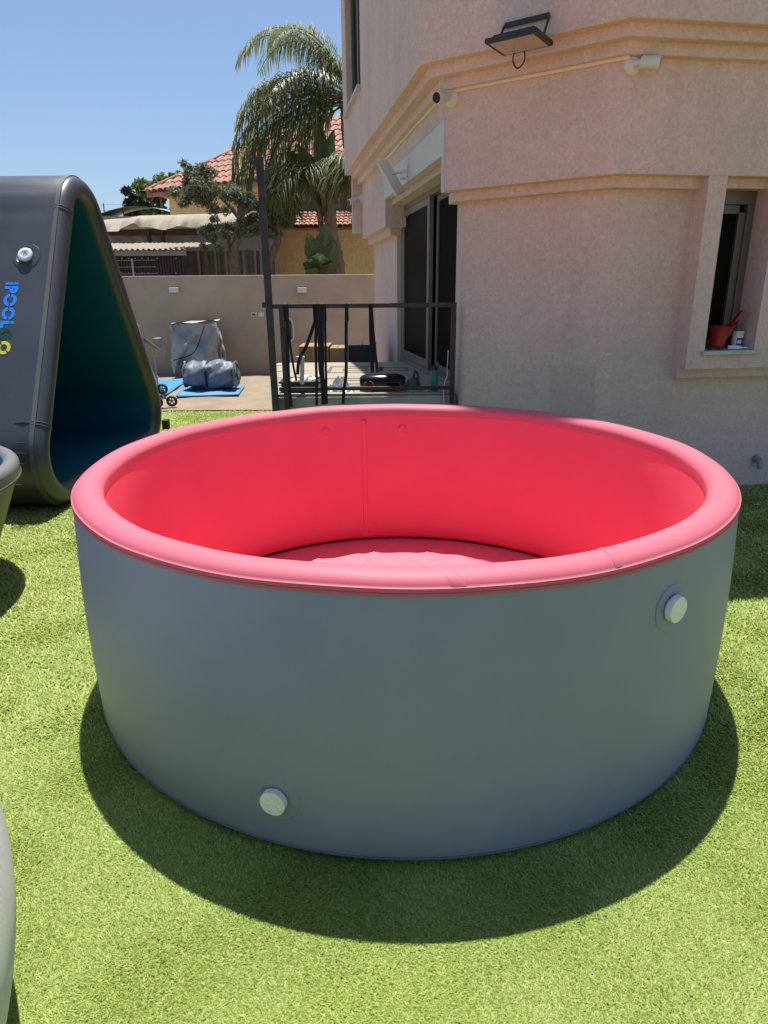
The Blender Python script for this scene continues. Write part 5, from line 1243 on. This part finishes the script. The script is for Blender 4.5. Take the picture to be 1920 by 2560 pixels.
# lettering IPOOLGO, tops of the letters towards the tunnel mouth, reading down the slope
def letters():
    top = face_hit(47, 709)[0]; botx = face_hit(15.5, 709)[0]; Hh = top - botx
    s_of = lambda v, u: (face_hit(u, v) - np.array([0, NV[0], NV[1]])) @ ES
    Hc = Hh
    rows = [('I', 706, 711.5), ('P', 715.5, 733.5), ('O', 735, 766), ('O', 768.5, 800), ('L', 802.5, 820.5), ('G', 822.5, 852), ('O', 853, 886)]
    x0 = face_hit(16, 709)[0]; x_end = face_hit(-14, 870)[0] + .01
    xb_of = lambda v: np.interp(v, [709, 870], [x0, x0 - .0])
    parts = {'blue_print': MB(), 'green_print': MB(), 'yellow_print': MB()}
    def poly(mb_, P):                                                # P in (advance a, height h), both metres
        n = len(P); base = [near_face(xs + h, sa - a, .0022) for a, h in P]; low = [near_face(xs + h, sa - a, -.004) for a, h in P]
        mb_.add(base + low, [tuple(range(n))] + [(i, n + i, n + (i + 1) % n, (i + 1) % n) for i in range(n)])
    def arc(mb_, ca, ch, ra, rh, t, a0, a1):
        n = max(4, int((a1 - a0) / .22))
        for k in range(n):
            A0, A1_ = a0 + (a1 - a0) * k / n, a0 + (a1 - a0) * (k + 1) / n
            poly(mb_, [(ca + ra * math.cos(A0), ch + rh * math.sin(A0)), (ca + ra * math.cos(A1_), ch + rh * math.sin(A1_)), (ca + (ra - t) * math.cos(A1_), ch + (rh - t) * math.sin(A1_)), (ca + (ra - t) * math.cos(A0), ch + (rh - t) * math.sin(A0))])
    for i, (ch_, v0, v1) in enumerate(rows):
        um = np.interp(.5 * (v0 + v1), [709, 870], [31, 10])
        sa = s_of(v0, um); sb = s_of(v1, um); wd_ = sa - sb; xs = face_hit(um - 16.5 * (1 + .0004 * (v0 - 709)), .5 * (v0 + v1))[0]; h_ = face_hit(um + 16.5, .5 * (v0 + v1))[0] - xs; t = .024
        mb_ = parts['blue_print' if i < 5 else 'green_print' if i == 5 else 'yellow_print']
        if ch_ == 'I':
            poly(mb_, [(0, 0), (wd_, 0), (wd_, h_ * .58), (0, h_ * .60)]); poly(mb_, [(0, h_ * .66), (wd_, h_ * .64), (wd_, h_), (0, h_)])
        elif ch_ == 'P':
            poly(mb_, [(0, 0), (t, 0), (t, h_ * .44), (0, h_ * .40)]); poly(mb_, [(0, h_ * .46), (t, h_ * .50), (t, h_), (0, h_)])
            poly(mb_, [(t * 1.001, h_ - t), (wd_ * .5, h_ - t), (wd_ * .5, h_), (t * 1.001, h_)]); poly(mb_, [(t * 1.001, h_ * .36), (wd_ * .5, h_ * .36), (wd_ * .5, h_ * .36 + t), (t * 1.001, h_ * .36 + t)])
            arc(mb_, wd_ * .5, h_ * .68, wd_ * .5, h_ * .32, t, -math.pi / 2, math.pi / 2)
        elif ch_ == 'O':
            rot = (.9, .5, 0, 0, 0, 0, .7)[i]; g = .16
            arc(mb_, wd_ / 2, h_ / 2, wd_ / 2, h_ / 2, t, rot + g, rot + math.pi - g); arc(mb_, wd_ / 2, h_ / 2, wd_ / 2, h_ / 2, t, rot + math.pi + g, rot + 2 * math.pi - g)
        elif ch_ == 'L':
            poly(mb_, [(0, 0), (t, 0), (t, h_ * .66), (0, h_ * .70)]); poly(mb_, [(0, h_ * .78), (t, h_ * .74), (t, h_), (0, h_)]); poly(mb_, [(t * 1.001, 0), (wd_, 0), (wd_, t), (t * 1.001, t)])
        elif ch_ == 'G':
            arc(mb_, wd_ / 2, h_ / 2, wd_ / 2, h_ / 2, t, .75, 2.2); arc(mb_, wd_ / 2, h_ / 2, wd_ / 2, h_ / 2, t, 2.5, 5.6)
            poly(mb_, [(wd_ * .45, h_ * .40), (wd_, h_ * .34), (wd_, h_ * .34 + t), (wd_ * .45, h_ * .40 + t * .8)])
    for k, mb_ in parts.items(): build('lettering', mb_, M[k], tri)
letters()

# ================================================================== SMALL ROUND TUB AT THE LEFT EDGE
tc_ = np.array([-2.831, 3.258, 0]); TRR = .912; TH = .69; tt = .041
tub = thing('round_tub', tc_, 'small round inflatable tub with grey rim and turquoise inside at the left edge', 'tub')
build('outer_wall', MB().lathe([(.62, .004), (.65, .012), (.675, .05), (TRR - .03, TH - .13), (TRR - .005, TH - .085)], tc_, 96), M['tub_wall'], tub, smooth=60)
rp_ = [(TRR - .006, TH - .088), (TRR + .001, TH - .085)] + [(TRR - tt + tt * math.cos(a) * 1.02, TH - tt + tt * math.sin(a)) for a in np.linspace(-.35, math.pi + .3, 22)]
build('rim', MB().lathe(rp_, tc_, 110), M['tub_grey'], tub, smooth=60)
build('rim_seam', MB().lathe([(TRR - .004, TH - .095), (TRR + .0025, TH - .094), (TRR + .0035, TH - .084), (TRR - .001, TH - .082)], tc_, 96, closed=True), M['tri_seam'], tub, smooth=60)
build('inner_wall', MB().lathe([(TRR - 2 * tt + .006, TH - tt - .005), (TRR - 2 * tt - .03, TH - .14), (.60, .08), (0, .06)], tc_, 96), M['tub_teal'], tub, smooth=60)

# ================================================================== PALE CYLINDER-LIKE POOL AT THE LOWER LEFT
lc = np.array([-1.841, .559, 0])
lp = thing('pale_tub', lc, 'pale grey finely ribbed inflatable pool cut by the lower left frame edge', 'pool')
prof = [(1.196 - .129 * ((z - .405) / .422) ** 2, z) for z in np.linspace(.01, .79, 34)]
build('outer_wall', MB().lathe(prof, lc, 160), M['pale_pvc'], lp, smooth=60)
r_t = prof[-1][0]
build('rim', MB().lathe([(r_t - .05 + .055 * math.cos(a), .80 + .05 * math.sin(a)) for a in np.linspace(-.5, math.pi + .4, 18)], lc, 140), M['tub_grey'], lp, smooth=60)
build('inner_wall', MB().lathe([(r_t - .10, .79), (r_t - .12, .5), (r_t - .13, .07), (0, .05)], lc, 120), M['tub_teal'], lp, smooth=60)

# ================================================================== LITTER ON THE TURF
for k, (u, v) in enumerate(((1893, 1262), (1912, 1253), (1872, 1220), (1906, 1224), (1880, 1215))):
    q = on_z(u, v, .03); L = .055 if k < 2 else .025; a = rng.random() * 3 - .3; e = np.array([math.cos(a), math.sin(a), .1]); s_ = np.array([-math.sin(a), math.cos(a), .2])
    b = MB().add([q - e * L * .5, q + s_ * L * .16 + ZZ * .006, q + e * L * .5, q - s_ * L * .16 + ZZ * .004], [(0, 1, 2), (0, 2, 3)])
    o = build('fallen_leaf', b, M['dry_leaf'], label=('larger dry leaf on shaded turf, nearest the pool', 'larger dry leaf on shaded turf, nearest the frame edge', 'small dry leaf beside the pool rim on shaded turf', 'small dry leaf at the wall foot, rightmost one', 'small dry leaf below the drain pipe stub')[k], cat='leaf', group='dry leaves on the turf'); md = o.modifiers.new('t', 'SOLIDIFY'); md.thickness = .0012

# ================================================================== TURF BLADES
def turf():
    """individual blades, denser near the camera; never inside the pools or the house"""
    n_try = 950000
    # sample so that density falls with distance from the viewer's feet
    d = np.exp(rng.uniform(math.log(.85), math.log(9.6), n_try)); d = np.where(rng.random(n_try) < .30, rng.uniform(.85, 2.4, n_try), d)
    th = rng.uniform(-.72, .72, n_try); x, y = d * np.sin(th), d * np.cos(th)
    ok = (y < EDGE_Y - .02) & (y > .8)
    ok &= (x - POOL_C[0]) ** 2 + (y - POOL_C[1]) ** 2 > (RB0 - .02) ** 2
    ok &= (x - tc_[0]) ** 2 + (y - tc_[1]) ** 2 > .64 ** 2
    ok &= (x - lc[0]) ** 2 + (y - lc[1]) ** 2 > 1.07 ** 2
    ok &= ~((x < XE - .02) & (y > 4.95) & (y < 6.95))
    P2 = np.stack([x, y], 1)
    inb = ((P2 - AB0) @ nB < -.01) & ((P2 - BC0) @ nC < -.01) & ((P2 - AB0) @ nA < .01); ok &= ~inb
    ok &= ~((x > -.95) & (y > 5.75) & (x < .7))
    # hidden strip straight behind the pool seen from the camera
    ok &= ~((np.abs(x - POOL_C[0] * y / POOL_C[1]) < 1.05 * y / 3.6) & (y > 3.9) & (y < 5.3) & (np.abs(x) < 1.15))
    x, y, d = x[ok], y[ok], d[ok]; n = len(x)
    scale = np.clip(d / 1.7, .85, 4.0)
    L = (.0115 + .009 * rng.random(n)) * np.clip(scale, .9, 1.3); wd = (.0010 + .0005 * rng.random(n)) * scale ** .9
    # combed pile: clumps share a lean
    f1 = np.sin(3.1 * x + 1.7 * y) + np.sin(5.3 * y - 2.2 * x + 1) + .7 * np.sin(11 * x + 7 * y) + .7 * np.sin(13 * y - 9 * x)
    az = 1.9 * f1 * .5 + rng.normal(size=n) * 1.0 + 2.6; lean = np.clip(1.28 + .24 * rng.normal(size=n), .4, 1.62)
    dx, dy = np.cos(az), np.sin(az)
    V = np.empty((n, 5, 3), np.float32); sx, sy = -dy, dx
    for k, (t, w) in enumerate(((0, 1.0), (.55, .85))):
        hz = L * t * np.cos(lean * t * .8); ho = L * t * np.sin(lean * (.3 + .7 * t))
        V[:, 2 * k, 0] = x + dx * ho - sx * wd * w; V[:, 2 * k, 1] = y + dy * ho - sy * wd * w; V[:, 2 * k, 2] = hz
        V[:, 2 * k + 1, 0] = x + dx * ho + sx * wd * w; V[:, 2 * k + 1, 1] = y + dy * ho + sy * wd * w; V[:, 2 * k + 1, 2] = hz
    V[:, 4, 0] = x + dx * L * np.sin(lean); V[:, 4, 1] = y + dy * L * np.sin(lean); V[:, 4, 2] = L * np.cos(lean * .85)
    o = (np.arange(n) * 5)[:, None]
    F = np.concatenate([o + np.array([[0, 1, 3, 2]]), o + np.array([[2, 3, 4]])], 1).ravel(); S = np.tile([4, 3], n)
    patch = np.sin(1.9 * x + 2.3 * y) * np.sin(2.7 * y - 1.1 * x) + .6 * np.sin(6.1 * x - 4.2 * y)
    a = np.clip(.50 + .17 * rng.normal(size=n) + .05 * patch, 0, 1); a = np.where(rng.random(n) < .10, rng.uniform(.85, 1, n), a)
    fast_mesh('grass', V.reshape(-1, 3), F, S, M['grass'], None, np.repeat(a, 5), kind='stuff')
turf()
